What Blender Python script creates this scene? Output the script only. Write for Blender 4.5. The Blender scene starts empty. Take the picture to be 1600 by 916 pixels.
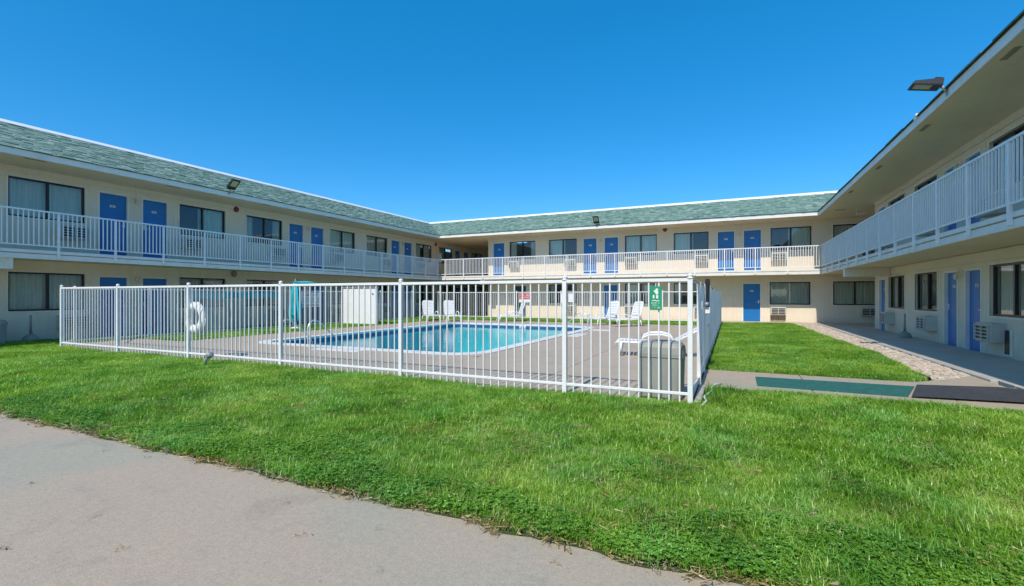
import bpy, math, random
from mathutils import Vector, Matrix
random.seed(7)
R = math.radians
scn = bpy.context.scene
col = scn.collection

# ------------------------------------------------------------------ camera
cam_data = bpy.data.cameras.new("camera")
cam = bpy.data.objects.new("camera", cam_data); col.objects.link(cam)
cam.location = (0, 0, 1.30)
cam.rotation_euler = (R(90), 0, 0.4334)
cam_data.sensor_width = 36
cam_data.lens = 36 * 738.6 / 1600
cam_data.shift_y = 4.2 / 1600
cam_data.clip_start = 0.05
cam_data.clip_end = 6000
scn.camera = cam

# ------------------------------------------------------------------ sky, sun, exposure
SUN_EL, SUN_OFF = R(47.8), R(2.2)
w = bpy.data.worlds.new("World"); scn.world = w; w.use_nodes = True
wn = w.node_tree.nodes; wl = w.node_tree.links; wn.clear()
sky = wn.new('ShaderNodeTexSky'); sky.sky_type = 'NISHITA'; sky.sun_disc = False
sky.sun_elevation = SUN_EL; sky.sun_rotation = math.pi + SUN_OFF
sky.altitude = 1600; sky.air_density = 1.0; sky.dust_density = 1.3; sky.ozone_density = 3.5
hs = wn.new('ShaderNodeHueSaturation'); hs.inputs['Saturation'].default_value = 1.37; hs.inputs['Hue'].default_value = 0.497
bg = wn.new('ShaderNodeBackground'); bg.inputs['Strength'].default_value = 0.122
wo = wn.new('ShaderNodeOutputWorld')
wl.new(sky.outputs[0], hs.inputs['Color'])
# even out the very bright horizon band of the model sky (same everywhere on the dome)
mxs = wn.new('ShaderNodeMix'); mxs.data_type = 'RGBA'; mxs.inputs[0].default_value = 0.4
mxs.inputs[7].default_value = (0.05, 1.18, 2.60, 1)
wl.new(hs.outputs[0], mxs.inputs[6]); wl.new(mxs.outputs[2], bg.inputs[0]); wl.new(bg.outputs[0], wo.inputs[0])
sd = bpy.data.lights.new("sun", 'SUN'); sd.energy = 2.1; sd.angle = R(0.5); sd.color = (1.0, 0.925, 0.81)
sun = bpy.data.objects.new("sun", sd); col.objects.link(sun)
travel = Vector((math.sin(SUN_OFF) * math.cos(SUN_EL), math.cos(SUN_OFF) * math.cos(SUN_EL), -math.sin(SUN_EL)))
sun.rotation_euler = travel.to_track_quat('-Z', 'Y').to_euler()
sun.location = (0, -20, 30)
vs = scn.view_settings
vs.view_transform = 'Standard'; vs.look = 'None'; vs.gamma = 1.0; vs.use_curve_mapping = False
vs.exposure = 0.95
scn.cycles.max_bounces = 12; scn.cycles.transparent_max_bounces = 24
scn.cycles.diffuse_bounces = 8; scn.cycles.glossy_bounces = 3
scn.cycles.sample_clamp_indirect = 10

# ------------------------------------------------------------------ materials
def newmat(name):
    m = bpy.data.materials.new(name); m.use_nodes = True
    return m, m.node_tree.nodes, m.node_tree.links, m.node_tree.nodes['Principled BSDF']

def noise(N, L, scale, detail=4, rough=0.6, coord='Object', dist=0.0, vec=None, stretch=None):
    if vec is None:
        if coord == 'World':
            g = N.new('ShaderNodeNewGeometry'); vec = g.outputs['Position']
        else:
            t = N.new('ShaderNodeTexCoord'); vec = t.outputs['Object']
    if stretch:
        mp = N.new('ShaderNodeMapping'); mp.inputs['Scale'].default_value = stretch
        L.new(vec, mp.inputs[0]); vec = mp.outputs[0]
    n = N.new('ShaderNodeTexNoise'); n.inputs['Scale'].default_value = scale
    n.inputs['Detail'].default_value = detail; n.inputs['Roughness'].default_value = rough
    n.inputs['Distortion'].default_value = dist
    L.new(vec, n.inputs['Vector']); return n.outputs['Fac']

def ramp(N, L, fac, stops):
    r = N.new('ShaderNodeValToRGB'); e = r.color_ramp.elements
    while len(e) < len(stops): e.new(0.5)
    for i, (p, c) in enumerate(stops):
        e[i].position = p; e[i].color = (c[0], c[1], c[2], 1)
    L.new(fac, r.inputs[0]); return r.outputs[0]

def mixc(N, L, fac, a, b, mode='MIX'):
    m = N.new('ShaderNodeMix'); m.data_type = 'RGBA'; m.blend_type = mode
    if isinstance(fac, (int, float)): m.inputs[0].default_value = fac
    else: L.new(fac, m.inputs[0])
    for s, v in ((m.inputs[6], a), (m.inputs[7], b)):
        if isinstance(v, (tuple, list)): s.default_value = (v[0], v[1], v[2], 1)
        else: L.new(v, s)
    return m.outputs[2]

def bump(N, L, P, h, strength=0.3, dist=0.01):
    b = N.new('ShaderNodeBump'); b.inputs['Strength'].default_value = strength; b.inputs['Distance'].default_value = dist
    L.new(h, b.inputs['Height']); L.new(b.outputs[0], P.inputs['Normal'])

def math_node(N, L, op, a, b=None, clamp=False):
    m = N.new('ShaderNodeMath'); m.operation = op; m.use_clamp = clamp
    for i, v in enumerate((a, b)):
        if v is None: continue
        if isinstance(v, (int, float)): m.inputs[i].default_value = v
        else: L.new(v, m.inputs[i])
    return m.outputs[0]

def mat_paint(name, c, rough=0.5, var=0.08, scale=3.0, dirt=None, bmp=0.0, metal=0.0, bscale=60):
    m, N, L, P = newmat(name)
    n = noise(N, L, scale, 5, 0.65, 'World')
    lo = tuple(x * (1 - var) for x in c); hi = tuple(min(1, x * (1 + var)) for x in c)
    cc = ramp(N, L, n, [(0.3, lo), (0.7, hi)])
    if dirt:
        d = noise(N, L, 1.3, 6, 0.7, 'World', dist=0.6)
        f = ramp(N, L, d, [(0.52, (0, 0, 0)), (0.75, (0.55, 0.55, 0.55))])
        cc = mixc(N, L, f, cc, dirt)
    L.new(cc, P.inputs['Base Color']); P.inputs['Roughness'].default_value = rough; P.inputs['Metallic'].default_value = metal
    if bmp: bump(N, L, P, noise(N, L, bscale, 3, 0.6, 'World'), bmp, 0.004)
    return m

M = {}
def stucco(name, c):
    m, N, L, P = newmat(name)
    big = noise(N, L, 0.7, 5, 0.6, 'World', dist=0.4)
    st = noise(N, L, 1.0, 5, 0.7, 'World', stretch=(7, 7, 0.5))
    fine = noise(N, L, 55, 4, 0.7, 'World')
    a = ramp(N, L, big, [(0.3, tuple(x * 0.93 for x in c)), (0.7, tuple(x * 1.05 for x in c))])
    b = mixc(N, L, math_node(N, L, 'MULTIPLY', ramp(N, L, st, [(0.52, (0, 0, 0)), (0.75, (0.6, 0.6, 0.6))]), 0.6), a, (c[0] * .7, c[1] * .66, c[2] * .58))
    # splash dirt near the ground
    g = N.new('ShaderNodeNewGeometry'); sx = N.new('ShaderNodeSeparateXYZ'); L.new(g.outputs['Position'], sx.inputs[0])
    low = math_node(N, L, 'SUBTRACT', 1.0, math_node(N, L, 'DIVIDE', sx.outputs[2], 0.35), True)
    low = math_node(N, L, 'MULTIPLY', low, noise(N, L, 9, 4, 0.6, 'World'), True)
    low = math_node(N, L, 'MULTIPLY', low, 0.6)
    b = mixc(N, L, low, b, (c[0] * .55, c[1] * .5, c[2] * .43))
    c2 = mixc(N, L, 0.25, b, ramp(N, L, fine, [(0.3, tuple(x * 0.75 for x in c)), (0.7, tuple(min(1, x * 1.15) for x in c))]))
    L.new(c2, P.inputs['Base Color']); P.inputs['Roughness'].default_value = 0.9
    bump(N, L, P, fine, 0.5, 0.006)
    return m
M['stucco'] = stucco('stucco_cream', (0.80, 0.70, 0.55))
M['soffit'] = stucco('soffit_tan', (0.80, 0.66, 0.44))
M['trim'] = mat_paint('cream_trim', (0.82, 0.74, 0.61), 0.6, 0.06, 4, dirt=(0.42, 0.36, 0.28))
M['white'] = mat_paint('white_paint', (0.80, 0.79, 0.77), 0.45, 0.05, 5, dirt=(0.62, 0.60, 0.56), bmp=0.08)
M['rail'] = mat_paint('balcony_rail_paint', (0.86, 0.85, 0.83), 0.45, 0.05, 5, dirt=(0.70, 0.68, 0.63))
M['fascia'] = mat_paint('fascia_paint', (0.82, 0.78, 0.71), 0.55, 0.06, 2.5, dirt=(0.62, 0.57, 0.49))
M['cap'] = mat_paint('parapet_cap_white', (0.84, 0.83, 0.80), 0.4, 0.04, 2)
M['door'] = mat_paint('blue_door_paint', (0.012, 0.165, 0.47), 0.38, 0.14, 1.6, dirt=(0.03, 0.20, 0.44))
M['door_dark'] = mat_paint('dark_door_paint', (0.03, 0.06, 0.075), 0.4, 0.12, 1.6)
M['black'] = mat_paint('black_metal', (0.015, 0.015, 0.017), 0.35, 0.15, 6)
M['dark'] = mat_paint('dark_interior', (0.04, 0.037, 0.035), 0.9, 0.1, 2)
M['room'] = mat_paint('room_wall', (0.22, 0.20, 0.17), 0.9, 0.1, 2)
M['chrome'] = mat_paint('steel', (0.78, 0.78, 0.76), 0.38, 0.05, 9, metal=0.6)
M['galv'] = mat_paint('grey_steel', (0.35, 0.36, 0.37), 0.5, 0.1, 7, metal=0.4)
M['plastic_white'] = mat_paint('white_resin', (0.82, 0.82, 0.80), 0.4, 0.04, 8, dirt=(0.66, 0.64, 0.58))
M['ac'] = mat_paint('ac_beige', (0.55, 0.535, 0.475), 0.5, 0.07, 5, dirt=(0.45, 0.43, 0.36))
M['grey_bin'] = mat_paint('grey_bin_plastic', (0.30, 0.295, 0.26), 0.6, 0.1, 4, dirt=(0.22, 0.21, 0.17))
M['wood'] = mat_paint('weathered_board', (0.33, 0.26, 0.18), 0.8, 0.2, 10, bmp=0.3, bscale=30)
M['red'] = mat_paint('red_enamel', (0.20, 0.025, 0.02), 0.4, 0.2, 6)
M['redprint'] = mat_paint('red_print', (0.55, 0.08, 0.10), 0.6, 0.1, 6)
M['greyprint'] = mat_paint('grey_print', (0.35, 0.36, 0.38), 0.6, 0.1, 6)
M['green_sign'] = mat_paint('green_sign', (0.01, 0.30, 0.13), 0.45, 0.1, 6)
M['teal'] = mat_paint('turquoise_cloth', (0.02, 0.42, 0.48), 0.8, 0.15, 5, bmp=0.3, bscale=25)
M['lamp_glass'] = mat_paint('frosted_lamp_glass', (0.68, 0.63, 0.50), 0.25, 0.08, 9)
M['led'] = mat_paint('led_lens', (0.50, 0.47, 0.28), 0.2, 0.3, 30)
M['rock'] = None

def mat_concrete(name, c, c2, warm, grain=1.0, cracks=False):
    m, N, L, P = newmat(name)
    n1 = noise(N, L, 0.55, 5, 0.55, 'World', dist=0.5)
    n2 = noise(N, L, 3.0, 6, 0.65, 'World')
    n3 = noise(N, L, 140, 3, 0.75, 'World')
    n4 = noise(N, L, 28, 5, 0.7, 'World')
    a = ramp(N, L, n1, [(0.42, c), (0.56, c2)])
    a = mixc(N, L, math_node(N, L, 'MULTIPLY', ramp(N, L, n2, [(0.45, (0, 0, 0)), (0.75, (1, 1, 1))]), 0.35), a, warm)
    k = ramp(N, L, n3, [(0.32, (0.62, 0.62, 0.62)), (0.5, (0.96, 0.96, 0.96)), (0.72, (1.22, 1.22, 1.22))])
    a = mixc(N, L, 0.75 * grain, a, k, 'MULTIPLY')
    k4 = ramp(N, L, n4, [(0.3, (0.86, 0.86, 0.86)), (0.65, (1.06, 1.06, 1.06))])
    a = mixc(N, L, 0.8, a, k4, 'MULTIPLY')
    n5 = noise(N, L, 1.5, 7, 0.72, 'World', dist=1.2)
    a = mixc(N, L, 0.85, a, ramp(N, L, n5, [(0.30, (0.84, 0.83, 0.82)), (0.45, (1.0, 1.0, 1.0)), (0.60, (1.03, 1.01, 0.98)), (0.74, (1.10, 1.07, 1.02))]), 'MULTIPLY')
    # sparse dark spots
    v = N.new('ShaderNodeTexVoronoi'); v.inputs['Scale'].default_value = 5.5
    g = N.new('ShaderNodeNewGeometry'); L.new(g.outputs['Position'], v.inputs['Vector'])
    sp = ramp(N, L, v.outputs['Distance'], [(0.02, (0.55, 0.55, 0.55)), (0.06, (1, 1, 1))])
    a = mixc(N, L, 0.6, a, sp, 'MULTIPLY')
    L.new(a, P.inputs['Base Color']); P.inputs['Roughness'].default_value = 0.88
    h = math_node(N, L, 'ADD', n3, math_node(N, L, 'MULTIPLY', n4, 1.5))
    bump(N, L, P, h, 0.35, 0.004)
    return m
M['path'] = mat_concrete('path_concrete', (0.40, 0.368, 0.285), (0.46, 0.370, 0.282), (0.47, 0.395, 0.28))
M['deckconc'] = mat_concrete('pool_deck_concrete', (0.44, 0.37, 0.285), (0.48, 0.385, 0.30), (0.50, 0.41, 0.30), 0.8)
M['walk'] = mat_concrete('walkway_concrete', (0.50, 0.45, 0.38), (0.56, 0.50, 0.42), (0.52, 0.46, 0.37), 0.8)
M['curb'] = mat_concrete('curb_concrete', (0.42, 0.41, 0.38), (0.48, 0.46, 0.42), (0.45, 0.42, 0.36), 0.6)
M['coping'] = mat_concrete('coping_white', (0.66, 0.66, 0.64), (0.74, 0.74, 0.72), (0.60, 0.60, 0.57), 0.4)
M['carpet'] = mat_paint('green_carpet', (0.018, 0.125, 0.105), 0.95, 0.25, 12, dirt=(0.05, 0.15, 0.13), bmp=0.6, bscale=250)
M['mat_dark'] = mat_paint('dark_rubber_mat', (0.045, 0.048, 0.055), 0.9, 0.3, 14, dirt=(0.10, 0.095, 0.09), bmp=0.5, bscale=180)

def mat_shingle():
    m, N, L, P = newmat('green_asphalt_shingle')
    g = N.new('ShaderNodeNewGeometry'); oi = N.new('ShaderNodeObjectInfo')
    rnd = math_node(N, L, 'FRACT', math_node(N, L, 'ADD', g.outputs['Random Per Island'], oi.outputs['Random']))
    a = ramp(N, L, rnd, [(0.0, (0.095, 0.175, 0.135)), (0.25, (0.15, 0.25, 0.20)), (0.5, (0.20, 0.31, 0.255)), (0.7, (0.125, 0.215, 0.175)), (0.88, (0.28, 0.38, 0.32)), (1.0, (0.16, 0.26, 0.21))])
    n = noise(N, L, 160, 3, 0.8, 'World'); k = ramp(N, L, n, [(0.3, (0.65, 0.65, 0.65)), (0.7, (1.3, 1.3, 1.3))])
    a = mixc(N, L, 0.7, a, k, 'MULTIPLY')
    L.new(a, P.inputs['Base Color']); P.inputs['Roughness'].default_value = 0.9
    bump(N, L, P, n, 0.4, 0.003)
    return m
M['shingle'] = mat_shingle()
M['roof_under'] = mat_paint('roof_underlay', (0.05, 0.075, 0.065), 0.95, 0.2, 5)
M['roof_flat'] = mat_paint('flat_roof_gravel', (0.30, 0.29, 0.27), 0.95, 0.2, 15)

def mat_glass():
    m = bpy.data.materials.new('window_glass'); m.use_nodes = True
    N = m.node_tree.nodes; L = m.node_tree.links; N.clear()
    out = N.new('ShaderNodeOutputMaterial'); t = N.new('ShaderNodeBsdfTransparent'); t.inputs[0].default_value = (0.84, 0.90, 0.88, 1)
    gl = N.new('ShaderNodeBsdfGlossy'); gl.inputs['Roughness'].default_value = 0.015; gl.inputs['Color'].default_value = (0.95, 0.97, 1, 1)
    fr = N.new('ShaderNodeFresnel'); fr.inputs[0].default_value = 1.75
    nb = N.new('ShaderNodeBump'); nb.inputs['Strength'].default_value = 0.06; nb.inputs['Distance'].default_value = 0.02
    L.new(noise(N, L, 1.6, 2, 0.5, 'World'), nb.inputs['Height']); L.new(nb.outputs[0], gl.inputs['Normal'])
    mx = N.new('ShaderNodeMixShader'); L.new(fr.outputs[0], mx.inputs[0]); L.new(t.outputs[0], mx.inputs[1]); L.new(gl.outputs[0], mx.inputs[2])
    L.new(mx.outputs[0], out.inputs[0]); return m
M['glass'] = mat_glass()

def mat_water():
    m = bpy.data.materials.new('pool_water'); m.use_nodes = True
    N = m.node_tree.nodes; L = m.node_tree.links; N.clear()
    out = N.new('ShaderNodeOutputMaterial'); t = N.new('ShaderNodeBsdfTransparent'); t.inputs[0].default_value = (0.22, 0.97, 0.98, 1)
    gl = N.new('ShaderNodeBsdfGlossy'); gl.inputs['Roughness'].default_value = 0.02
    fr = N.new('ShaderNodeFresnel'); fr.inputs[0].default_value = 1.24
    nb = N.new('ShaderNodeBump'); nb.inputs['Strength'].default_value = 0.22; nb.inputs['Distance'].default_value = 0.05
    h = math_node(N, L, 'ADD', noise(N, L, 2.2, 3, 0.5, 'World', dist=0.5), math_node(N, L, 'MULTIPLY', noise(N, L, 9, 2, 0.5, 'World'), 0.25))
    L.new(h, nb.inputs['Height']); L.new(nb.outputs[0], gl.inputs['Normal']); L.new(nb.outputs[0], fr.inputs['Normal'])
    mx = N.new('ShaderNodeMixShader'); L.new(fr.outputs[0], mx.inputs[0]); L.new(t.outputs[0], mx.inputs[1]); L.new(gl.outputs[0], mx.inputs[2])
    L.new(mx.outputs[0], out.inputs[0]); return m
M['water'] = mat_water()
M['basin'] = mat_paint('pool_plaster', (0.05, 0.64, 0.74), 0.7, 0.12, 0.9)
M['tile'] = mat_paint('blue_pool_tile', (0.03, 0.12, 0.26), 0.25, 0.25, 25)

def mat_curtain(name, c):
    m, N, L, P = newmat(name)
    n = noise(N, L, 3, 4, 0.6, 'World', stretch=(12, 12, 0.4))
    a = ramp(N, L, n, [(0.3, tuple(x * 0.85 for x in c)), (0.7, tuple(x * 1.1 for x in c))])
    L.new(a, P.inputs['Base Color']); P.inputs['Roughness'].default_value = 0.95
    return m
M['curtain'] = mat_curtain('curtain_pale_green', (0.88, 0.88, 0.78))
M['curtain2'] = mat_curtain('curtain_cream', (0.84, 0.78, 0.66))

def mat_leaf(name, stops, transl=0.35, patch=True, dry=0.30):
    m = bpy.data.materials.new(name); m.use_nodes = True
    N = m.node_tree.nodes; L = m.node_tree.links; N.clear()
    out = N.new('ShaderNodeOutputMaterial')
    oi = N.new('ShaderNodeObjectInfo')
    gi = N.new('ShaderNodeNewGeometry')
    rnd = math_node(N, L, 'FRACT', math_node(N, L, 'ADD', oi.outputs['Random'], gi.outputs['Random Per Island']))
    p1 = noise(N, L, 0.85, 4, 0.6, 'World', dist=0.4)
    p2 = noise(N, L, 3.6, 3, 0.6, 'World', dist=0.3)
    p3 = noise(N, L, 2.1, 4, 0.65, 'World', dist=0.8)
    pp = math_node(N, L, 'ADD', math_node(N, L, 'MULTIPLY', p1, 0.9), math_node(N, L, 'MULTIPLY', p3, 0.7))
    f = math_node(N, L, 'ADD', math_node(N, L, 'MULTIPLY', rnd, 0.42), math_node(N, L, 'SUBTRACT', pp, 0.49))
    c = ramp(N, L, f, stops)
    hue = ramp(N, L, noise(N, L, 1.25, 3, 0.6, 'World', dist=0.5), [(0.38, (0.85, 1.0, 1.3)), (0.5, (1, 1, 1)), (0.62, (1.06, 1.02, 0.85))])
    c = mixc(N, L, 1.0, c, hue, 'MULTIPLY')
    # straw patches
    s = ramp(N, L, p2, [(0.51, (0, 0, 0)), (0.70, (1, 1, 1))])
    s = math_node(N, L, 'MULTIPLY', s, math_node(N, L, 'GREATER_THAN', rnd, 1 - dry))
    c = mixc(N, L, s, c, (0.44, 0.36, 0.15))
    d = N.new('ShaderNodeBsdfDiffuse'); t = N.new('ShaderNodeBsdfTranslucent'); g = N.new('ShaderNodeBsdfGlossy')
    g.inputs['Roughness'].default_value = 0.38; g.inputs['Color'].default_value = (0.8, 0.9, 0.8, 1)
    L.new(c, d.inputs[0]); L.new(mixc(N, L, 1.0, c, (1.0, 1.15, 0.5), 'MULTIPLY'), t.inputs[0])
    m1 = N.new('ShaderNodeMixShader'); m1.inputs[0].default_value = transl
    L.new(d.outputs[0], m1.inputs[1]); L.new(t.outputs[0], m1.inputs[2])
    m2 = N.new('ShaderNodeMixShader'); m2.inputs[0].default_value = 0.05
    L.new(m1.outputs[0], m2.inputs[1]); L.new(g.outputs[0], m2.inputs[2])
    L.new(m2.outputs[0], out.inputs[0]); return m
M['grass'] = mat_leaf('grass_blade', [(0.20, (0.065, 0.185, 0.010)), (0.40, (0.16, 0.36, 0.018)), (0.57, (0.28, 0.50, 0.035)), (0.75, (0.48, 0.64, 0.16))], 0.38)
M['clover'] = mat_leaf('clover_leaf', [(0.22, (0.06, 0.18, 0.015)), (0.48, (0.13, 0.32, 0.022)), (0.8, (0.27, 0.50, 0.06))], 0.3, dry=0.2)
M['straw'] = mat_leaf('dead_straw', [(0.2, (0.22, 0.16, 0.07)), (0.5, (0.40, 0.31, 0.15)), (0.8, (0.55, 0.45, 0.26))], 0.1, dry=0.0)
M['flower'] = mat_paint('clover_flower', (0.75, 0.74, 0.66), 0.8, 0.1, 40)

def mat_soil():
    m, N, L, P = newmat('lawn_soil')
    n = noise(N, L, 2.0, 6, 0.7, 'World'); n2 = noise(N, L, 45, 4, 0.7, 'World')
    a = ramp(N, L, n, [(0.35, (0.035, 0.085, 0.015)), (0.65, (0.065, 0.11, 0.025))])
    a = mixc(N, L, ramp(N, L, n2, [(0.45, (0, 0, 0)), (0.7, (0.8, 0.8, 0.8))]), a, (0.10, 0.085, 0.045))
    L.new(a, P.inputs['Base Color']); P.inputs['Roughness'].default_value = 1.0
    bump(N, L, P, n2, 0.6, 0.02); return m
M['soil'] = mat_soil()

def mat_rock():
    m, N, L, P = newmat('river_rock')
    g = N.new('ShaderNodeNewGeometry'); oi = N.new('ShaderNodeObjectInfo')
    rnd = math_node(N, L, 'FRACT', math_node(N, L, 'ADD', g.outputs['Random Per Island'], oi.outputs['Random']))
    a = ramp(N, L, rnd, [(0, (0.32, 0.25, 0.18)), (0.25, (0.56, 0.45, 0.34)), (0.5, (0.38, 0.34, 0.29)), (0.75, (0.68, 0.60, 0.49)), (1, (0.46, 0.33, 0.24))])
    n = noise(N, L, 60, 3, 0.6, 'World'); a = mixc(N, L, 0.4, a, ramp(N, L, n, [(0.3, (0.7, 0.7, 0.7)), (0.7, (1.2, 1.2, 1.2))]), 'MULTIPLY')
    L.new(a, P.inputs['Base Color']); P.inputs['Roughness'].default_value = 0.85; return m
M['rock'] = mat_rock()

# ------------------------------------------------------------------ mesh helpers
class MB:
    def __init__(s): s.v = []; s.f = []; s.sm = False
    def quad(s, a, b, c, d):
        i = len(s.v); s.v += [tuple(a), tuple(b), tuple(c), tuple(d)]; s.f.append((i, i + 1, i + 2, i + 3)); return s
    def poly(s, pts):
        i = len(s.v); s.v += [tuple(p) for p in pts]; s.f.append(tuple(range(i, i + len(pts)))); return s
    def box(s, x0, y0, z0, x1, y1, z1):
        x0, x1 = min(x0, x1), max(x0, x1); y0, y1 = min(y0, y1), max(y0, y1); z0, z1 = min(z0, z1), max(z0, z1)
        i = len(s.v)
        s.v += [(x0, y0, z0), (x1, y0, z0), (x1, y1, z0), (x0, y1, z0), (x0, y0, z1), (x1, y0, z1), (x1, y1, z1), (x0, y1, z1)]
        for f in ((0, 3, 2, 1), (4, 5, 6, 7), (0, 1, 5, 4), (1, 2, 6, 5), (2, 3, 7, 6), (3, 0, 4, 7)): s.f.append(tuple(i + k for k in f))
        return s
    def bbox(s, x0, y0, z0, x1, y1, z1, b=0.004):
        """box with chamfered vertical and horizontal edges (rounded look)"""
        x0, x1 = min(x0, x1), max(x0, x1); y0, y1 = min(y0, y1), max(y0, y1); z0, z1 = min(z0, z1), max(z0, z1)
        rings = [(z0, b), (z0 + b, 0), (z1 - b, 0), (z1, b)]
        i0 = len(s.v)
        for z, e in rings:
            X0, X1, Y0, Y1 = x0 + e, x1 - e, y0 + e, y1 - e
            s.v += [(X0 + b, Y0, z), (X1 - b, Y0, z), (X1, Y0 + b, z), (X1, Y1 - b, z), (X1 - b, Y1, z), (X0 + b, Y1, z), (X0, Y1 - b, z), (X0, Y0 + b, z)]
        for r in range(3):
            for k in range(8):
                a = i0 + r * 8 + k; c = i0 + r * 8 + (k + 1) % 8
                s.f.append((a, c, c + 8, a + 8))
        s.f.append(tuple(i0 + 7 - k for k in range(8))); s.f.append(tuple(i0 + 24 + k for k in range(8)))
        return s
    def tube(s, pts, r, n=8, caps=True):
        pts = [Vector(p) for p in pts]; rr = r if isinstance(r, (list, tuple)) else [r] * len(pts)
        i0 = len(s.v); up = None
        for k, p in enumerate(pts):
            d = (pts[min(k + 1, len(pts) - 1)] - pts[max(k - 1, 0)]).normalized()
            if up is None: up = d.orthogonal().normalized()
            else:
                up = (up - d * up.dot(d)); up = up.normalized() if up.length > 1e-6 else d.orthogonal().normalized()
            sd_ = d.cross(up)
            for j in range(n):
                t = 2 * math.pi * j / n; q = p + (up * math.cos(t) + sd_ * math.sin(t)) * rr[k]; s.v.append(tuple(q))
        for k in range(len(pts) - 1):
            for j in range(n):
                a = i0 + k * n + j; b = i0 + k * n + (j + 1) % n; s.f.append((a, b, b + n, a + n))
        if caps:
            s.f.append(tuple(i0 + n - 1 - j for j in range(n))); e = i0 + (len(pts) - 1) * n; s.f.append(tuple(e + j for j in range(n)))
        return s
    def lathe(s, prof, cx=0, cy=0, n=20):
        i0 = len(s.v)
        for r_, z in prof:
            for j in range(n):
                t = 2 * math.pi * j / n; s.v.append((cx + r_ * math.cos(t), cy + r_ * math.sin(t), z))
        for k in range(len(prof) - 1):
            for j in range(n):
                a = i0 + k * n + j; b = i0 + k * n + (j + 1) % n; s.f.append((a, b, b + n, a + n))
        s.f.append(tuple(i0 + n - 1 - j for j in range(n))); e = i0 + (len(prof) - 1) * n; s.f.append(tuple(e + j for j in range(n)))
        return s
    def xform(s, mat, i0=0):
        for k in range(i0, len(s.v)): s.v[k] = tuple(mat @ Vector(s.v[k]))
        return s
    def mesh(s, name, mat, smooth=False):
        me = bpy.data.meshes.new(name); me.from_pydata(s.v, [], s.f); me.materials.append(mat)
        if smooth: me.polygons.foreach_set('use_smooth', [True] * len(me.polygons))
        me.update(); return me

WO = {}
def link(o, parent=None, world=(0, 0, 0), rz=0.0):
    col.objects.link(o)
    if parent is not None:
        o.parent = parent; pw, pr = WO[parent.name]
        d = Vector(world) - Vector(pw); d.rotate(Matrix.Rotation(-pr, 3, 'Z')); o.location = d; o.rotation_euler = (0, 0, rz - pr)
    else:
        o.location = world; o.rotation_euler = (0, 0, rz)
    WO[o.name] = (tuple(world), rz)
    return o
def tag(o, label=None, cat=None, group=None, kind=None):
    if label: o['label'] = label
    if cat: o['category'] = cat
    if group: o['group'] = group
    if kind: o['kind'] = kind
    return o
def empty(name, loc, label, cat, group=None, rz=0.0):
    o = bpy.data.objects.new(name, None); o.empty_display_size = 0.2
    link(o, None, loc, rz); return tag(o, label, cat, group)
def part(name, mb, mat, parent=None, smooth=False):
    """mesh given in world coordinates, origin moved to its base centre"""
    xs = [p[0] for p in mb.v]; ys = [p[1] for p in mb.v]; zs = [p[2] for p in mb.v]
    c = ((min(xs) + max(xs)) / 2, (min(ys) + max(ys)) / 2, min(zs))
    mb.v = [(p[0] - c[0], p[1] - c[1], p[2] - c[2]) for p in mb.v]
    return link(bpy.data.objects.new(name, mb.mesh(name, M[mat] if isinstance(mat, str) else mat, smooth)), parent, c, 0.0) if parent is None or WO[parent.name][1] == 0 else partrot(name, mb, mat, parent, c, smooth)
def partrot(name, mb, mat, parent, c, smooth):
    return link(bpy.data.objects.new(name, mb.mesh(name, M[mat], smooth)), parent, c, 0.0)
def put(name, me, parent, world, rz=0.0):
    return link(bpy.data.objects.new(name, me), parent, world, rz)
def lpart(name, mb, mat, parent, smooth=False, off=(0, 0, 0)):
    """mesh given in the parent's local coordinates"""
    o = bpy.data.objects.new(name, mb.mesh(name, M[mat], smooth)); col.objects.link(o)
    o.parent = parent; o.location = off
    pw, pr = WO[parent.name]; v = Vector(off); v.rotate(Matrix.Rotation(pr, 3, 'Z')); WO[o.name] = (tuple(Vector(pw) + v), pr)
    return o
def copy_tree(o, parent=None):
    c = o.copy(); col.objects.link(c)
    if parent is not None: c.parent = parent
    for ch in list(o.children): copy_tree(ch, c)
    return c

# ------------------------------------------------------------------ the measured layout
XL, YB, XR = -17.905, 26.188, 5.07
OD, OE = 1.41, 1.53            # balcony and eave overhang
Z_EB, Z_RT = 4.87, 6.22        # eave bottom, roof top
Z_FL = 2.50                    # balcony floor
PX0, PX1, PY0, PY1 = -16.0, -0.42, 5.90, 24.0    # pool fence

class Wing:
    """frame along a wall: s along it, d out of it towards the courtyard"""
    def __init__(s, kind): s.k = kind
    def p(s, a, d, z):
        if s.k == 'L': return (XL + d, a, z)
        if s.k == 'R': return (XR - d, a, z)
        return (a, YB - d, z)
    @property
    def rz(s): return {'L': math.pi / 2, 'R': -math.pi / 2, 'B': 0.0}[s.k]
    def box(s, mb, s0, s1, d0, d1, z0, z1):
        a = s.p(s0, d0, z0); b = s.p(s1, d1, z1); return mb.box(*a, *b)

# ------------------------------------------------------------------ ground
def structure(name, mb, mat, label=None):
    o = part(name, mb, mat); o['kind'] = 'structure'
    return o

g = MB()
# big ground sheet with a hole for the pool (outer ring + strips)
GX0, GX1, GY0, GY1 = -11.9, -4.9, 8.6, 19.2
g.quad((-3000, -3000, -.05), (3000, -3000, -.05), (3000, GY0, -.05), (-3000, GY0, -.05))
g.quad((-3000, GY1, -.05), (3000, GY1, -.05), (3000, 3000, -.05), (-3000, 3000, -.05))
g.quad((-3000, GY0, -.05), (GX0, GY0, -.05), (GX0, GY1, -.05), (-3000, GY1, -.05))
g.quad((GX1, GY0, -.05), (3000, GY0, -.05), (3000, GY1, -.05), (GX1, GY1, -.05))
structure('ground', g, 'soil')

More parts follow.
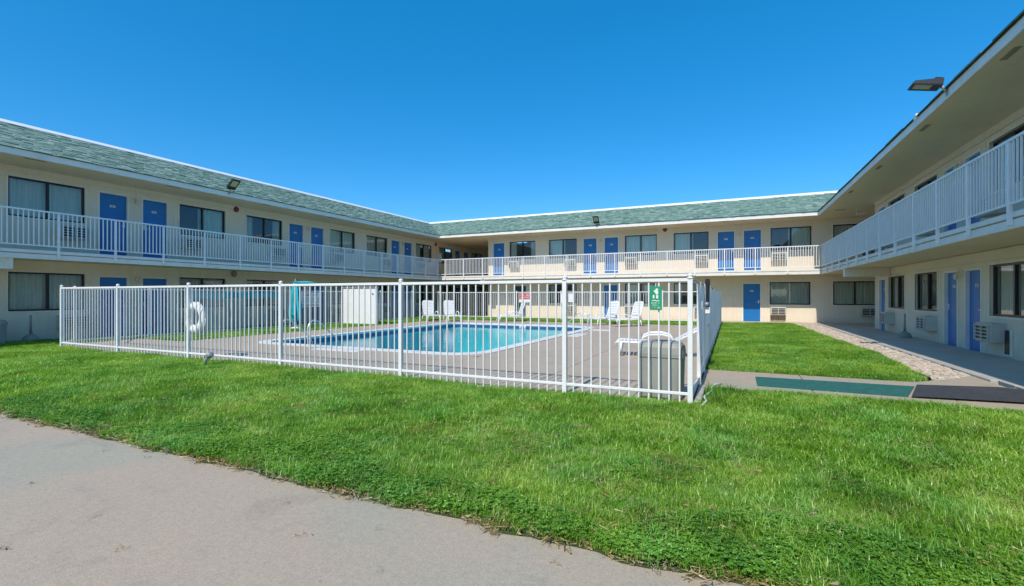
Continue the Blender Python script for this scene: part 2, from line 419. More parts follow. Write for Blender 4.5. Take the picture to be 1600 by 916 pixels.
def lumpy(x, y):
    return 0.012 * math.sin(x * 1.9 + y * .7) + 0.01 * math.sin(y * 2.7 - x * .6) + 0.006 * math.sin(x * 5.3) * math.sin(y * 4.1)
def edge_y(x):   # ragged near border of the lawn along the path
    return 2.375 + 0.012 * math.sin(x * 3.1) + 0.012 * math.sin(x * 7.7 + 1) + 0.015 * math.sin(x * 17.3) + 0.01 * math.sin(x * 41)
def sheet(x0, x1, y0f, y1f, nx, ny, zf):
    mb = MB()
    for i in range(nx + 1):
        x = x0 + (x1 - x0) * i / nx
        for j in range(ny + 1):
            a = y0f(x) if callable(y0f) else y0f; b = y1f(x) if callable(y1f) else y1f
            y = a + (b - a) * j / ny; mb.v.append((x, y, zf(x, y)))
    for i in range(nx):
        for j in range(ny):
            a = i * (ny + 1) + j; mb.f.append((a, a + ny + 1, a + ny + 2, a + 1))
    return mb

# concrete drive in the foreground
mb = MB(); 
mb.quad((-60, -40, 0), (60, -40, 0), (60, 2.42, 0), (-60, 2.42, 0))
structure('front_path', mb, 'path')

# ------------------------------------------------------------------ lawns with real blades (geometry nodes, kind stuff)
def blade(mb, x, y, h, wd, lean, ang, curl=0.5):
    dx, dy = math.cos(ang), math.sin(ang); px, py = -dy * wd / 2, dx * wd / 2
    i = len(mb.v); prev = None
    segs = [(0, 0, 1.0), (0.55, lean * 0.35, 0.85), (1.0, lean, 0.0)]
    a = (x, y, 0)
    m = (x + dx * lean * 0.35, y + dy * lean * 0.35, h * 0.58); t = (x + dx * lean, y + dy * lean, h)
    mb.v += [(a[0] - px, a[1] - py, -0.01), (a[0] + px, a[1] + py, -0.01), (m[0] + px * .8, m[1] + py * .8, m[2]), (m[0] - px * .8, m[1] - py * .8, m[2]), t]
    mb.f += [(i, i + 1, i + 2, i + 3), (i + 3, i + 2, i + 4)]
def grass_clump(seed, n=22, rad=0.05, hmin=0.015, hmax=0.048, wd=0.0042):
    rnd = random.Random(seed); mb = MB()
    for _ in range(n):
        r_ = rad * math.sqrt(rnd.random()); t = rnd.random() * 6.283
        h = rnd.uniform(hmin, hmax)
        blade(mb, r_ * math.cos(t), r_ * math.sin(t), h, wd * rnd.uniform(.7, 1.4), h * rnd.uniform(.3, 1.7), rnd.random() * 6.283)
    return mb
def clover_clump(seed, n=15, rad=0.055):
    rnd = random.Random(seed); mb = MB()
    for _ in range(n):
        r_ = rad * math.sqrt(rnd.random()); t = rnd.random() * 6.283; x = r_ * math.cos(t); y = r_ * math.sin(t); z = rnd.uniform(.022, .06)
        tx = rnd.uniform(-.35, .35); ty = rnd.uniform(-.35, .35); a0 = rnd.random() * 6.283; R_ = rnd.uniform(.0045, .0085)
        for k in range(3):
            a = a0 + k * 2.094; i = len(mb.v); c = (x + math.cos(a) * R_ * .95, y + math.sin(a) * R_ * .95)
            pts = []
            for q in range(6):
                u = a + math.pi + q * 1.047; qx = c[0] + R_ * .85 * math.cos(u); qy = c[1] + R_ * .85 * math.sin(u)
                pts.append((qx, qy, z + (qx - x) * tx + (qy - y) * ty + (0.003 if q in (0, 3) else 0)))
            mb.poly(pts)
    for _ in range(5): blade(mb, rnd.uniform(-rad, rad), rnd.uniform(-rad, rad), rnd.uniform(.03, .065), .004, .03, rnd.random() * 6.283)
    return mb
def straw_clump(seed):
    rnd = random.Random(seed + 300); mb = MB()
    for _ in range(12):
        x, y = rnd.uniform(-.05, .05), rnd.uniform(-.05, .05); a = rnd.random() * 6.283; l_ = rnd.uniform(.015, .055); z = rnd.uniform(.003, .03)
        dx, dy = math.cos(a) * l_, math.sin(a) * l_; px, py = -math.sin(a) * .0022, math.cos(a) * .0022
        mb.quad((x - px, y - py, z), (x + px, y + py, z), (x + dx + px * .5, y + dy + py * .5, z + rnd.uniform(-.002, .014)), (x + dx - px * .5, y + dy - py * .5, z + rnd.uniform(-.002, .014)))
    return mb
def flower_clump(seed):
    rnd = random.Random(seed); mb = MB(); mb.lathe([(.001, .05), (.007, .052), (.0095, .058), (.008, .065), (.002, .069)], n=8)
    return mb

src = {}
def source_collection(name, meshes):
    c = bpy.data.collections.new(name)
    for i, (mbx, mat) in enumerate(meshes):
        o = bpy.data.objects.new(name + '_plant', mbx.mesh(name, M[mat])); c.objects.link(o)
    src[name] = c; return c
C_grass = source_collection('grass_clumps', [(grass_clump(i), 'grass') for i in range(5)] + [(grass_clump(40, 16, .04, .05, .10, .0045), 'grass')])
C_far = source_collection('far_grass_clumps', [(grass_clump(60 + i, 26, 0.09, .04, .085, .008), 'grass') for i in range(4)])
C_tall = source_collection('tall_grass_clumps', [(grass_clump(80 + i, 20, 0.05, .07, .15, .006), 'grass') for i in range(3)])
C_clover = source_collection('clover_clumps', [(clover_clump(20 + i), 'clover') for i in range(5)])
C_flower = source_collection('clover_flowers', [(flower_clump(5), 'flower')])

def scatter(o, coll, density, smin, smax, seed=0, nscale=None, lo=0.45, hi=0.6, tilt=0.15):
    """distribute the plants of coll over the mesh o (adds a geometry nodes modifier)"""
    ng = bpy.data.node_groups.new('scatter_' + o.name, 'GeometryNodeTree')
    ng.interface.new_socket('Geometry', in_out='INPUT', socket_type='NodeSocketGeometry')
    ng.interface.new_socket('Geometry', in_out='OUTPUT', socket_type='NodeSocketGeometry')
    N = ng.nodes; L = ng.links
    gi = N.new('NodeGroupInput'); go = N.new('NodeGroupOutput')
    dp = N.new('GeometryNodeDistributePointsOnFaces'); dp.distribute_method = 'RANDOM'
    dp.inputs['Seed'].default_value = seed
    if nscale:
        pos = N.new('GeometryNodeInputPosition'); nt = N.new('ShaderNodeTexNoise'); nt.inputs['Scale'].default_value = nscale; nt.inputs['Detail'].default_value = 3
        mr = N.new('ShaderNodeMapRange'); mr.inputs['From Min'].default_value = lo; mr.inputs['From Max'].default_value = hi
        mr.inputs['To Min'].default_value = 0; mr.inputs['To Max'].default_value = density
        L.new(pos.outputs[0], nt.inputs['Vector']); L.new(nt.outputs['Fac'], mr.inputs['Value']); L.new(mr.outputs[0], dp.inputs['Density'])
    else: dp.inputs['Density'].default_value = density
    ci = N.new('GeometryNodeCollectionInfo'); ci.inputs['Collection'].default_value = coll
    ci.inputs['Separate Children'].default_value = True; ci.inputs['Reset Children'].default_value = True
    ip = N.new('GeometryNodeInstanceOnPoints'); ip.inputs['Pick Instance'].default_value = True
    rv = N.new('FunctionNodeRandomValue'); rv.data_type = 'FLOAT_VECTOR'; rv.inputs[0].default_value = (-tilt, -tilt, 0); rv.inputs[1].default_value = (tilt, tilt, 6.283); rv.inputs['Seed'].default_value = seed + 3
    rs = N.new('FunctionNodeRandomValue'); rs.data_type = 'FLOAT'; rs.inputs[2].default_value = smin; rs.inputs[3].default_value = smax; rs.inputs['Seed'].default_value = seed + 5
    jn = N.new('GeometryNodeJoinGeometry')
    L.new(gi.outputs[0], dp.inputs['Mesh']); L.new(dp.outputs['Points'], ip.inputs['Points']); L.new(ci.outputs[0], ip.inputs['Instance'])
    L.new(rv.outputs[0], ip.inputs['Rotation']); L.new(rs.outputs[1], ip.inputs['Scale'])
    L.new(ip.outputs[0], jn.inputs[0]); L.new(gi.outputs[0], jn.inputs[0]); L.new(jn.outputs[0], go.inputs[0])
    md = o.modifiers.new('scatter', 'NODES'); md.node_group = ng
def lawn(name, mb, coll, density, smin, smax, label, cat='grass', **kw):
    o = part(name, mb, 'soil'); tag(o, label, cat, kind='stuff'); scatter(o, coll, density, smin, smax, **kw); return o

XE = lambda lo: lo
lawn('near_lawn', sheet(-8.2, 3.2, edge_y, 4.0, 90, 16, lambda x, y: 0.012 + lumpy(x, y)), C_grass, 1500, .55, 1.0, 'short green lawn grass between the concrete drive and the pool fence', seed=1)
lawn('far_lawn', sheet(-16.2, 5.2, 4.0, lambda x: 5.93 if x < -0.3 else 7.12 + .03 * math.sin(x * 3), 120, 14, lambda x, y: 0.012 + lumpy(x, y)), C_far, 480, .5, .95, 'green lawn grass right in front of the white pool fence', seed=2)
lawn('side_lawn', sheet(-17.4, -8.2, edge_y, 4.0, 60, 8, lambda x, y: 0.012 + lumpy(x, y)), C_far, 380, .7, 1.2, 'lawn grass at the far left beside the drive', seed=3)
lawn('wing_lawn', sheet(-17.5, PX0 - .02, 4.0, 24.6, 8, 60, lambda x, y: 0.012 + lumpy(x, y)), C_far, 200, .7, 1.15, 'grass strip between the left wing wall and the pool fence', seed=4)
lawn('right_lawn', sheet(3.2, 9.5, edge_y, 4.0, 30, 8, lambda x, y: 0.012 + lumpy(x, y)), C_far, 300, .7, 1.15, 'lawn grass at the lower right of the lawn', seed=14)
# clover along the path edge
ce = lambda x: 2.88 + .25 * math.sin(x * 1.3) + .12 * math.sin(x * 3.9 + 1)
lawn('clover_edge', sheet(-8.2, 3.2, edge_y, ce, 90, 6, lambda x, y: 0.008 + lumpy(x, y)), C_clover, 1500, .6, 1.1, 'leafy clover growing thick along the edge of the drive', 'clover', seed=5, nscale=2.6, lo=.42, hi=.56)
lawn('clover_patches', sheet(-8.0, 3.0, 2.8, 4.6, 60, 8, lambda x, y: 0.003 + lumpy(x, y)), C_clover, 700, .55, .95, 'scattered clover patches in the middle of the lawn', 'clover', seed=6, nscale=1.6, lo=.55, hi=.62)
lawn('clover_flowers', sheet(-2.6, 0.8, 2.5, 3.7, 10, 4, lambda x, y: 0.006 + lumpy(x, y)), C_flower, 9, .4, .65, 'tiny white clover flowers dotted in the clover patch', 'clover flower', seed=7, nscale=1.4, lo=.45, hi=.6)
C_straw = source_collection('straw_bits', [(straw_clump(i), 'straw') for i in range(4)])
lawn('straw_edge', sheet(-8.2, 3.0, lambda x: edge_y(x) - .035, lambda x: edge_y(x) + .09, 90, 1, lambda x, y: 0.005), C_straw, 800, .6, 1.4, 'dry straw and dead leaves along the ragged edge of the drive', 'dead grass', seed=15, nscale=3.0, lo=.30, hi=.55)
cl = part('path_litter', sheet(-7.5, 2.0, 0.9, 2.36, 20, 4, lambda x, y: 0.0015), 'path'); tag(cl, 'scattered dry clippings and grit on the concrete drive', 'litter', kind='stuff'); scatter(cl, C_straw, 5, .25, .7, seed=31, nscale=1.1, lo=.35, hi=.7)
lawn('straw_in_lawn', sheet(-8.2, 3.0, 2.5, 5.8, 60, 10, lambda x, y: 0.012 + lumpy(x, y)), C_straw, 420, .6, 1.2, 'dead straw caught in thin patches of the lawn', 'dead grass', seed=16, nscale=1.3, lo=.50, hi=.66)
# the tall fringe along the fence
lawn('fence_fringe', sheet(PX0, PX1 + .25, 5.72, 5.99, 80, 1, lambda x, y: 0.004 + lumpy(x, y)), C_tall, 220, .35, .7, 'longer unmown grass fringe at the foot of the front fence', seed=8)
lawn('corner_tuft', sheet(-0.30, 0.02, 5.95, 7.1, 4, 8, lambda x, y: 0.015), C_tall, 200, .5, .95, 'tall rough grass at the right corner of the pool fence', seed=9)
# grass patch right of the pool
patch = MB(); nn = 44
def grav_edge(y): return 2.84 + .05 * math.sin(y * 1.1) if y < 15 else 2.84 - (y - 15) * .035
for j in range(nn + 1):
    y = 8.86 + (24.55 - 8.86) * j / nn
    xr_ = grav_edge(y) - (.55 * max(0, (9.6 - y) / .8) ** 2 if y < 9.6 else 0)
    for i in range(13):
        x = -0.33 + (xr_ + 0.33) * i / 12; patch.v.append((x, y, 0.012 + lumpy(x, y)))
for j in range(nn):
    for i in range(12):
        a = j * 13 + i; patch.f.append((a, a + 1, a + 14, a + 13))
lawn('patch_lawn', patch, C_far, 480, .5, .9, 'grass patch right of the pool fence framed by path and rock strip', seed=10)
# inside the fence
lawn('pool_side_grass', sheet(PX0 + .05, -14.0, 8.2, PY1 - .05, 6, 50, lambda x, y: 0.012), C_far, 200, .6, 1.0, 'grass strip inside the left pool fence', seed=11)
lawn('pool_back_grass', sheet(-14.0, PX1 - .05, 21.7, PY1 - .05, 40, 6, lambda x, y: 0.012), C_far, 200, .6, 1.0, 'grass strip inside the rear pool fence', seed=12)
lawn('back_wing_grass', sheet(PX0, PX1, PY1 + .02, 24.7, 30, 2, lambda x, y: 0.012), C_far, 150, .6, 1.0, 'narrow grass strip between rear fence and back wing', seed=13)

# ------------------------------------------------------------------ pool deck slabs, pool
pool_pts = []
def corner(cx, cy, r, a0, n=8):
    return [(cx + r * math.cos(a0 + (math.pi / 2) * k / n), cy + r * math.sin(a0 + (math.pi / 2) * k / n)) for k in range(n + 1)]
def pool_outline(off):
    x0, x1, y0, y1 = -11.75 - off, -5.12 + off, 8.95 - off, 19.1 + off
    r1, r2 = .7 + off, .5 + off
    p = corner(x1 - r1, y0 + r1, r1, -math.pi / 2) + corner(x1 - 1.3 - off, y1 - 1.3 - off, 1.3 + off, 0) + corner(x0 + r2, y1 - r2, r2, math.pi / 2) + corner(x0 + r2, y0 + r2, r2, math.pi)
    return p
inner = pool_outline(0.0); outer = pool_outline(0.30)
# deck: real slabs, expansion joints between
def slab_grid(xs, ys, z, mat, name, hole=None, gap=.006):
    root_list = []
    for i in range(len(xs) - 1):
        for j in range(len(ys) - 1):
            x0, x1, y0, y1 = xs[i] + gap, xs[i + 1] - gap, ys[j] + gap, ys[j + 1] - gap
            if hole and x0 > hole[0] and x1 < hole[1] and y0 > hole[2] and y1 < hole[3]: continue
            m_ = MB().bbox(x0, y0, -.045, x1, y1, z, .006); root_list.append(m_)
    return root_list
deck_root = part('pool_deck', MB().box(-14.0, PY0 - .02, -.049, -12.2, 21.7, -.03).box(-4.7, PY0 - .02, -.049, PX1 - .0, 21.7, -.03).box(-12.2, PY0 - .02, -.049, -4.7, 8.5, -.03).box(-12.2, 19.5, -.049, -4.7, 21.7, -.03), 'deckconc')
deck_root['kind'] = 'structure'
hx0, hx1, hy0, hy1 = -12.05, -4.82, 8.65, 19.4
def add_slabs(xs, ys, parent, mat='deckconc', z=.02):
    for m_ in slab_grid(xs, ys, z, mat, 'slab'): part('slab', m_, mat, parent)
lin = lambda a, b, n: [a + (b - a) * k / n for k in range(n + 1)]
add_slabs(lin(-14.0, hx0, 1), lin(PY0, 21.7, 7), deck_root)
add_slabs(lin(hx1, PX1, 2), lin(PY0 - .02, 21.7, 7), deck_root)
add_slabs(lin(hx0, hx1, 3), [PY0, hy0 - .0], deck_root)
add_slabs(lin(hx0, hx1, 3), [hy1, 21.7], deck_root)
add_slabs([-15.95, -14.0], [PY0, 8.15], deck_root)
# filler between rectangle hole and coping
def ring(mb, A, B, zA, zB):
    n = len(A)
    for k in range(n):
        a, b = A[k], A[(k + 1) % n]; c, d = B[k], B[(k + 1) % n]
        mb.quad((a[0], a[1], zA), (b[0], b[1], zA), (d[0], d[1], zB), (c[0], c[1], zB))
rect = []
for (x, y) in outer:
    # project outline to the rectangle
    cxm, cym = (hx0 + hx1) / 2, (hy0 + hy1) / 2
    dx, dy = x - cxm, y - cym; k = min((hx1 - cxm) / abs(dx) if dx else 9, (hy1 - cym) / abs(dy) if dy else 9); rect.append((cxm + dx * k, cym + dy * k))
pool = empty('swimming_pool', (-8.4, 14.0, 0), 'turquoise swimming pool sunk in the concrete deck inside the white fence', 'pool')
mb = MB(); ring(mb, outer, rect, .019, .019); part('deck_infill', mb, 'deckconc', pool)
# coping: single stones
n = len(outer)
def arclen(p): 
    L_ = [0]
    for k in range(len(p)): a = p[k]; b = p[(k + 1) % len(p)]; L_.append(L_[-1] + math.dist(a, b))
    return L_
def at(p, t):
    L_ = arclen(p); t = t % L_[-1]
    for k in range(len(p)):
        if L_[k + 1] >= t:
            f = (t - L_[k]) / max(1e-9, L_[k + 1] - L_[k]); a = p[k]; b = p[(k + 1) % len(p)]; return (a[0] + (b[0] - a[0]) * f, a[1] + (b[1] - a[1]) * f)
# walk the outline by index so inner/outer match
fine = []
for k in range(n):
    a, b = inner[k], inner[(k + 1) % n]; A, B = outer[k], outer[(k + 1) % n]
    m_ = max(1, round(math.dist(A, B) / .62))
    for q in range(m_):
        f0, f1 = q / m_, (q + 1) / m_
        lerp = lambda u, v, f: (u[0] + (v[0] - u[0]) * f, u[1] + (v[1] - u[1]) * f)
        fine.append((lerp(a, b, f0), lerp(a, b, f1), lerp(A, B, f0), lerp(A, B, f1)))
# merge the short corner pieces two by two
stones = []; acc = None
for st in fine:
    if math.dist(st[2], st[3]) < .3:
        if acc is None: acc = [st]
        else:
            acc.append(st)
            if len(acc) == 3: stones.append(acc); acc = None
    else:
        if acc: stones.append(acc); acc = None
        stones.append([st])
if acc: stones.append(acc)
for grp in stones:
    mb = MB(); ztop = .034 + random.uniform(-.002, .002)
    ins = [grp[0][0]] + [q[1] for q in grp]; outs = [grp[0][2]] + [q[3] for q in grp]
    def shrink(pl):
        a, b = Vector(pl[0]), Vector(pl[1]); d = (b - a).normalized() * .004; pl = list(pl); pl[0] = tuple(a + d)
        a, b = Vector(pl[-1]), Vector(pl[-2]); d = (b - a).normalized() * .004; pl[-1] = tuple(a + d); return pl
    ins = shrink(ins); outs = shrink(outs)
    cin = [(p[0] + (q[0] - p[0]) * -.08, p[1] + (q[1] - p[1]) * -.08) for p, q in zip(ins, outs)]
    for k in range(len(ins) - 1):
        mb.quad((*cin[k], ztop), (*cin[k + 1], ztop), (*outs[k + 1], ztop), (*outs[k], ztop))
        mb.quad((*outs[k], -.04), (*outs[k], ztop), (*outs[k + 1], ztop), (*outs[k + 1], -.04))
        mb.quad((*cin[k], -.03), (*cin[k + 1], -.03), (*cin[k + 1], ztop), (*cin[k], ztop))
        mb.quad((*cin[k], -.03), (*outs[k], -.03), (*outs[k + 1], -.03), (*cin[k + 1], -.03))
    mb.quad((*cin[0], -.03), (*cin[0], ztop), (*outs[0], ztop), (*outs[0], -.03))
    mb.quad((*cin[-1], -.03), (*outs[-1], -.03), (*outs[-1], ztop), (*cin[-1], ztop))
    part('coping_stone', mb, 'coping', pool)
mb = MB(); ring(mb, inner, inner, -1.5, -.20)
mb.poly([(p[0], p[1], -1.5) for p in inner]); part('basin', mb, 'basin', pool)
mb = MB(); inn2 = pool_outline(-.012); ring(mb, inn2, inn2, -.20, -.031); part('tile_band', mb, 'tile', pool)
# entry steps in the near left corner
for k in range(3):
    d_ = .35 + k * .35
    mb = MB().bbox(-11.74, 8.96, -1.49, -11.74 + 2.6 - k * .0, 8.96 + .35 + k * .35, -.28 - k * .25, .01)
    part('pool_step', mb, 'basin', pool)
wat = MB().poly([(p[0], p[1], -.105) for p in inner]); structure('water', wat, 'water')
part('step_nosing', MB().box(-11.7, 9.29, -.285, -9.14, 9.33, -.270), 'tile', pool)
# white mounting pads on the deck and depth marker
for (x0, y0, x1, y1) in ((-9.1, 8.22, -7.7, 8.52), (-4.72, 14.2, -4.3, 15.4), (-4.75, 17.0, -4.0, 17.5)):
    part('white_pad', MB().bbox(x0, y0, .018, x1, y1, .03, .004), 'coping', pool)
mk = part('depth_marker', MB().bbox(-8.45, 19.02, -.10, -8.15, 19.085, -.034, .003), 'white', pool)
for x_ in (-8.38, -8.28): part('marker_print', MB().box(x_, 19.012, -.088, x_ + .06, 19.017, -.048), 'tile', mk)

# handrails at the pool
def handrail(x, y, dx, dy, label):
    o = empty('pool_handrail', (x, y, .03), label, 'handrail', 'chrome handrails at the pool')
    L_ = math.hypot(dx, dy); ux, uy = dx / L_, dy / L_
    pts = [(0, 0, -.02), (0, 0, .45), (ux * .06, uy * .06, .58), (ux * .18, uy * .18, .64), (ux * .35, uy * .35, .60), (ux * .95, uy * .95, .12), (ux * 1.05, uy * 1.05, -.05), (ux * 1.05, uy * 1.05, -.55)]
    lpart('tube', MB().tube(pts, .017, 8), 'chrome', o, True)
    lpart('base_flange', MB().lathe([(.05, -.01), (.05, .004), (.03, .012)], n=12), 'chrome', o, True)
    return o
handrail(-10.75, 8.72, 0, 1, 'chrome pool handrail at the left end of the near pool edge')
handrail(-9.75, 8.72, 0, 1, 'second chrome handrail from the left at the near pool steps')
handrail(-4.85, 17.2, -1, 0.1, 'chrome handrail at the far right corner of the pool')

# ------------------------------------------------------------------ walks, gravel, kerbs
def mat_sheet(pts, z0, z1):
    mb = MB(); n_ = len(pts)
    mb.poly([(x, y, z1) for x, y in pts]); mb.poly([(x, y, z0) for x, y in reversed(pts)])
    for k in range(n_):
        a, b = pts[k], pts[(k + 1) % n_]; mb.quad((a[0], a[1], z0), (b[0], b[1], z0), (b[0], b[1], z1), (a[0], a[1], z1))
    return mb
def paving(name, cells, mat, z=.02, base=True):
    xs0 = min(c[0] for c in cells); xs1 = max(c[2] for c in cells); ys0 = min(c[1] for c in cells); ys1 = max(c[3] for c in cells)
    root = structure(name, MB().box(xs0 + .02, ys0 + .02, -.048, xs1 - .02, ys1 - .02, -.02), mat)
    for c in cells: part('slab', MB().bbox(c[0] + .004, c[1] + .004, -.045, c[2] - .004, c[3] - .004, z, .008), mat, root)
    return root
# cross path to the gate
paving('cross_path', [(PX1 + .02, 7.18, 1.0, 8.86), (1.0, 7.18, 2.5, 8.86), (2.5, 7.18, 3.585, 8.86)], 'path', .022)
structure('cross_path_flare', mat_sheet([(2.45, 8.865), (3.498, 8.865), (3.498, 9.95), (2.80, 9.20), (2.62, 9.0)], -.045, .018), 'path')
# right walkway
ys = lin(-2.0, 26.1, 18)
paving('right_walkway', [(3.60, ys[k], XR - .005, ys[k + 1]) for k in range(18)], 'walk', .045)
xs = lin(-13.9, 3.585, 12)
paving('back_walkway', [(xs[k], 24.72, xs[k + 1], YB - .005) for k in range(12)], 'walk', .035)
paving('passage_paving', [(XR + .003, 22.40, 10.0, YB - .006)], 'walk', .040)
paving('left_apron', [(XL + .01, 5.0, -16.95, 5.95)], 'curb', .03)
# walkway edge band (lighter kerb)
k_root = structure('walkway_kerb', MB().box(3.50, 9.35, -.04, 3.59, 24.7, -.01), 'curb')
for k in range(8):
    a = 9.35 + k * 1.92; part('kerb_stone', MB().bbox(3.50, a + .004, -.035, 3.592, a + 1.912, .052, .008), 'curb', k_root)
# carpets on the path: mats lie on it
def thing_mesh(name, mb, mat, label, cat, group=None, smooth=False):
    o = part(name, mb, mat, None, smooth); return tag(o, label, cat, group)
thing_mesh('outdoor_carpet', mat_sheet([(.34, 7.52), (2.02, 7.48), (2.33, 8.36), (.35, 8.32)], .023, .034), 'carpet', 'green outdoor carpet runner lying on the concrete path by the pool gate', 'carpet')
thing_mesh('door_mat', mat_sheet([(2.05, 7.44), (3.1, 7.55), (4.1, 7.85), (3.75, 8.45), (3.3, 8.62), (2.36, 8.38)], .047, .058).xform(Matrix.Identity(4)), 'mat_dark', 'worn dark rubber matting on the path beside the green carpet', 'mat')
# gravel strip: stones scattered as real rocks
def rock_mb(seed):
    rnd = random.Random(seed); mb = MB(); a = [rnd.uniform(.7, 1.2) for _ in range(3)]
    import itertools
    prof = [(.35, -.5), (.85, -.25), (1.0, .05), (.8, .35), (.3, .5)]; n_ = 7
    i0 = len(mb.v)
    for r_, z in prof:
        for j in range(n_):
            t = 6.283 * j / n_; q = r_ * rnd.uniform(.85, 1.12); mb.v.append((q * math.cos(t) * .022 * a[0], q * math.sin(t) * .022 * a[1], z * .026 * a[2]))
    for k in range(4):
        for j in range(n_):
            p_ = i0 + k * n_ + j; b = i0 + k * n_ + (j + 1) % n_; mb.f.append((p_, b, b + n_, p_ + n_))
    mb.f.append(tuple(i0 + 4 * n_ + j for j in range(n_))); return mb
C_rock = source_collection('river_rocks', [(rock_mb(i), 'rock') for i in range(5)])
gv = MB()
for j in range(nn + 1):
    y = 9.22 + (24.6 - 9.22) * j / nn; xl_ = grav_edge(y) + .01
    for i in range(5):
        x = xl_ + (3.50 - xl_) * i / 4; gv.v.append((x, max(y, 9.22 + (x - 2.84) * 1.12), .004))
for j in range(nn):
    for i in range(4):
        a = j * 5 + i; gv.f.append((a, a + 1, a + 6, a + 5))
o = part('gravel_strip', gv, mat_concrete('gravel_bed', (0.30, 0.25, 0.21), (0.36, 0.30, 0.25), (0.26, 0.22, 0.18), 1.0)); tag(o, 'strip of pinkish river rock between the grass patch and the walkway', 'gravel', kind='stuff')
scatter(o, C_rock, 620, .8, 2.3, seed=21, tilt=.6)
# black edging
mb = MB(); 
pts = [(grav_edge(y), y, .02) for y in lin(9.35, 24.5, 40)]
for k in range(40): a, b = pts[k], pts[k + 1]; mb.quad((a[0] - .008, a[1], .0), (b[0] - .008, b[1], .0), (b[0] - .008, b[1], .035), (a[0] - .008, a[1], .035)); mb.quad((a[0] + .008, a[1], .035), (b[0] + .008, b[1], .035), (b[0] + .008, b[1], 0), (a[0] + .008, a[1], 0)); mb.quad((a[0] - .008, a[1], .035), (b[0] - .008, b[1], .035), (b[0] + .008, b[1], .035), (a[0] + .008, a[1], .035))
thing_mesh('lawn_edging', mb, 'black', 'thin dark plastic edging between grass patch and rock strip', 'edging')

# ------------------------------------------------------------------ window, door, air conditioner prototypes (shared meshes)
WW, WH = 1.70, 1.09
def frame_mesh():
    mb = MB(); t = .045
    mb.box(-WW / 2, .02, 0, WW / 2, .075, t); mb.box(-WW / 2, .02, WH - t, WW / 2, .075, WH)
    mb.box(-WW / 2, .02, t, -WW / 2 + t, .075, WH - t); mb.box(WW / 2 - t, .02, t, WW / 2, .075, WH - t)
    return mb
ME = {}
ME['window'] = frame_mesh().mesh('window', M['black'])
ME['mullion'] = MB().box(-.03, .012, .045, .03, .07, WH - .045).mesh('mullion', M['black'])
ME['mullion_light'] = MB().box(-.014, .012, .045, .014, .07, WH - .045).mesh('mullion', M['trim'])
ME['pane'] = MB().quad((-(WW / 4 - .04), .05, .045), ((WW / 4 - .04), .05, .045), ((WW / 4 - .04), .05, WH - .045), (-(WW / 4 - .04), .05, WH - .045)).mesh('pane', M['glass'])
t = .045
ME['trim'] = MB().box(-WW / 2 - t, -.018, -t, WW / 2 + t, .015, 0).box(-WW / 2 - t, -.018, WH, WW / 2 + t, .015, WH + t).box(-WW / 2 - t, -.018, 0, -WW / 2, .015, WH).box(WW / 2, -.018, 0, WW / 2 + t, .015, WH).mesh('window_trim', M['trim'])
def curtain_mesh(x0, x1, seed, mat, open_gather=1.0):
    rnd = random.Random(seed); mb = MB(); n_ = int((x1 - x0) / .012); ph = 0; pts = []
    for k in range(n_ + 1):
        x = x0 + (x1 - x0) * k / n_; ph += .78 + .25 * math.sin(k * .21 + seed)
        pts.append((x, .135 + .022 * math.sin(ph * .75 * open_gather)))
    for k in range(n_):
        a, b = pts[k], pts[k + 1]; mb.quad((a[0], a[1], -.25), (b[0], b[1], -.25), (b[0] * .995, b[1], WH + .05), (a[0] * .995, a[1], WH + .05))
    return mb.mesh('curtain', mat, False)
CUR = []
for i, (rngs, mt) in enumerate([([(-.84, .84)], 'curtain'), ([(-.84, .10)], 'curtain'), ([(-.1, .84)], 'curtain'), ([(-.84, -.45), (.5, .84)], 'curtain2'), ([(-.84, .84)], 'curtain2'), ([(-.84, -.2), (.15, .84)], 'curtain')]):
    CUR.append([curtain_mesh(a, b, i * 7 + 3, M[mt], 1.0 + .15 * i) for a, b in rngs])

DW, DH = .84, 1.93
def door_slab():
    mb = MB().bbox(-DW / 2 + .045, .07, .012, DW / 2 - .045, .11, DH - .045, .003); return mb
ME['door'] = door_slab().mesh('door', M['door']); ME['door_dark'] = door_slab().mesh('door', M['door_dark'])
t = .045
ME['door_frame'] = MB().box(-DW / 2, -.012, 0, -DW / 2 + t, .15, DH).box(DW / 2 - t, -.012, 0, DW / 2, .15, DH).box(-DW / 2 + t, -.012, DH - t, DW / 2 - t, .15, DH).mesh('door_frame', M['fascia'])
ME['sill'] = MB().bbox(-DW / 2, -.05, -.01, DW / 2, .12, .014, .004).mesh('threshold', M['galv'])
ME['handle'] = MB().bbox(DW / 2 - .135, .042, .93, DW / 2 - .085, .06, 1.09, .004).tube([(DW / 2 - .11, .05, .98), (DW / 2 - .11, .01, .98), (DW / 2 - .21, .005, .975)], .010, 6).lathe([(.02, 1.06), (.02, 1.065)], DW / 2 - .11, .04, 8).xform(Matrix.Translation((0, .01, 0))).mesh('handle', M['chrome'])
ME['plate'] = MB().bbox(-.075, .05, 1.50, .075, .06, 1.57, .003).xform(Matrix.Translation((0, .01, 0))).mesh('number_plate', M['white'])
def digits():
    mb = MB(); rnd = random.Random(3)
    for k in range(3):
        x = -.042 + k * .03
        mb.box(x, .0475, 1.515, x + .006, .0495, 1.555); mb.box(x + .014, .0475, 1.515, x + .02, .0495, 1.535); mb.box(x + .0062, .0475, 1.549, x + .02, .0495, 1.555); mb.box(x + .0062, .0475, 1.532, x + .0138, .0495, 1.538)
    return mb.xform(Matrix.Translation((0, .01, 0)))
ME['digits'] = digits().mesh('room_number', M['black'])
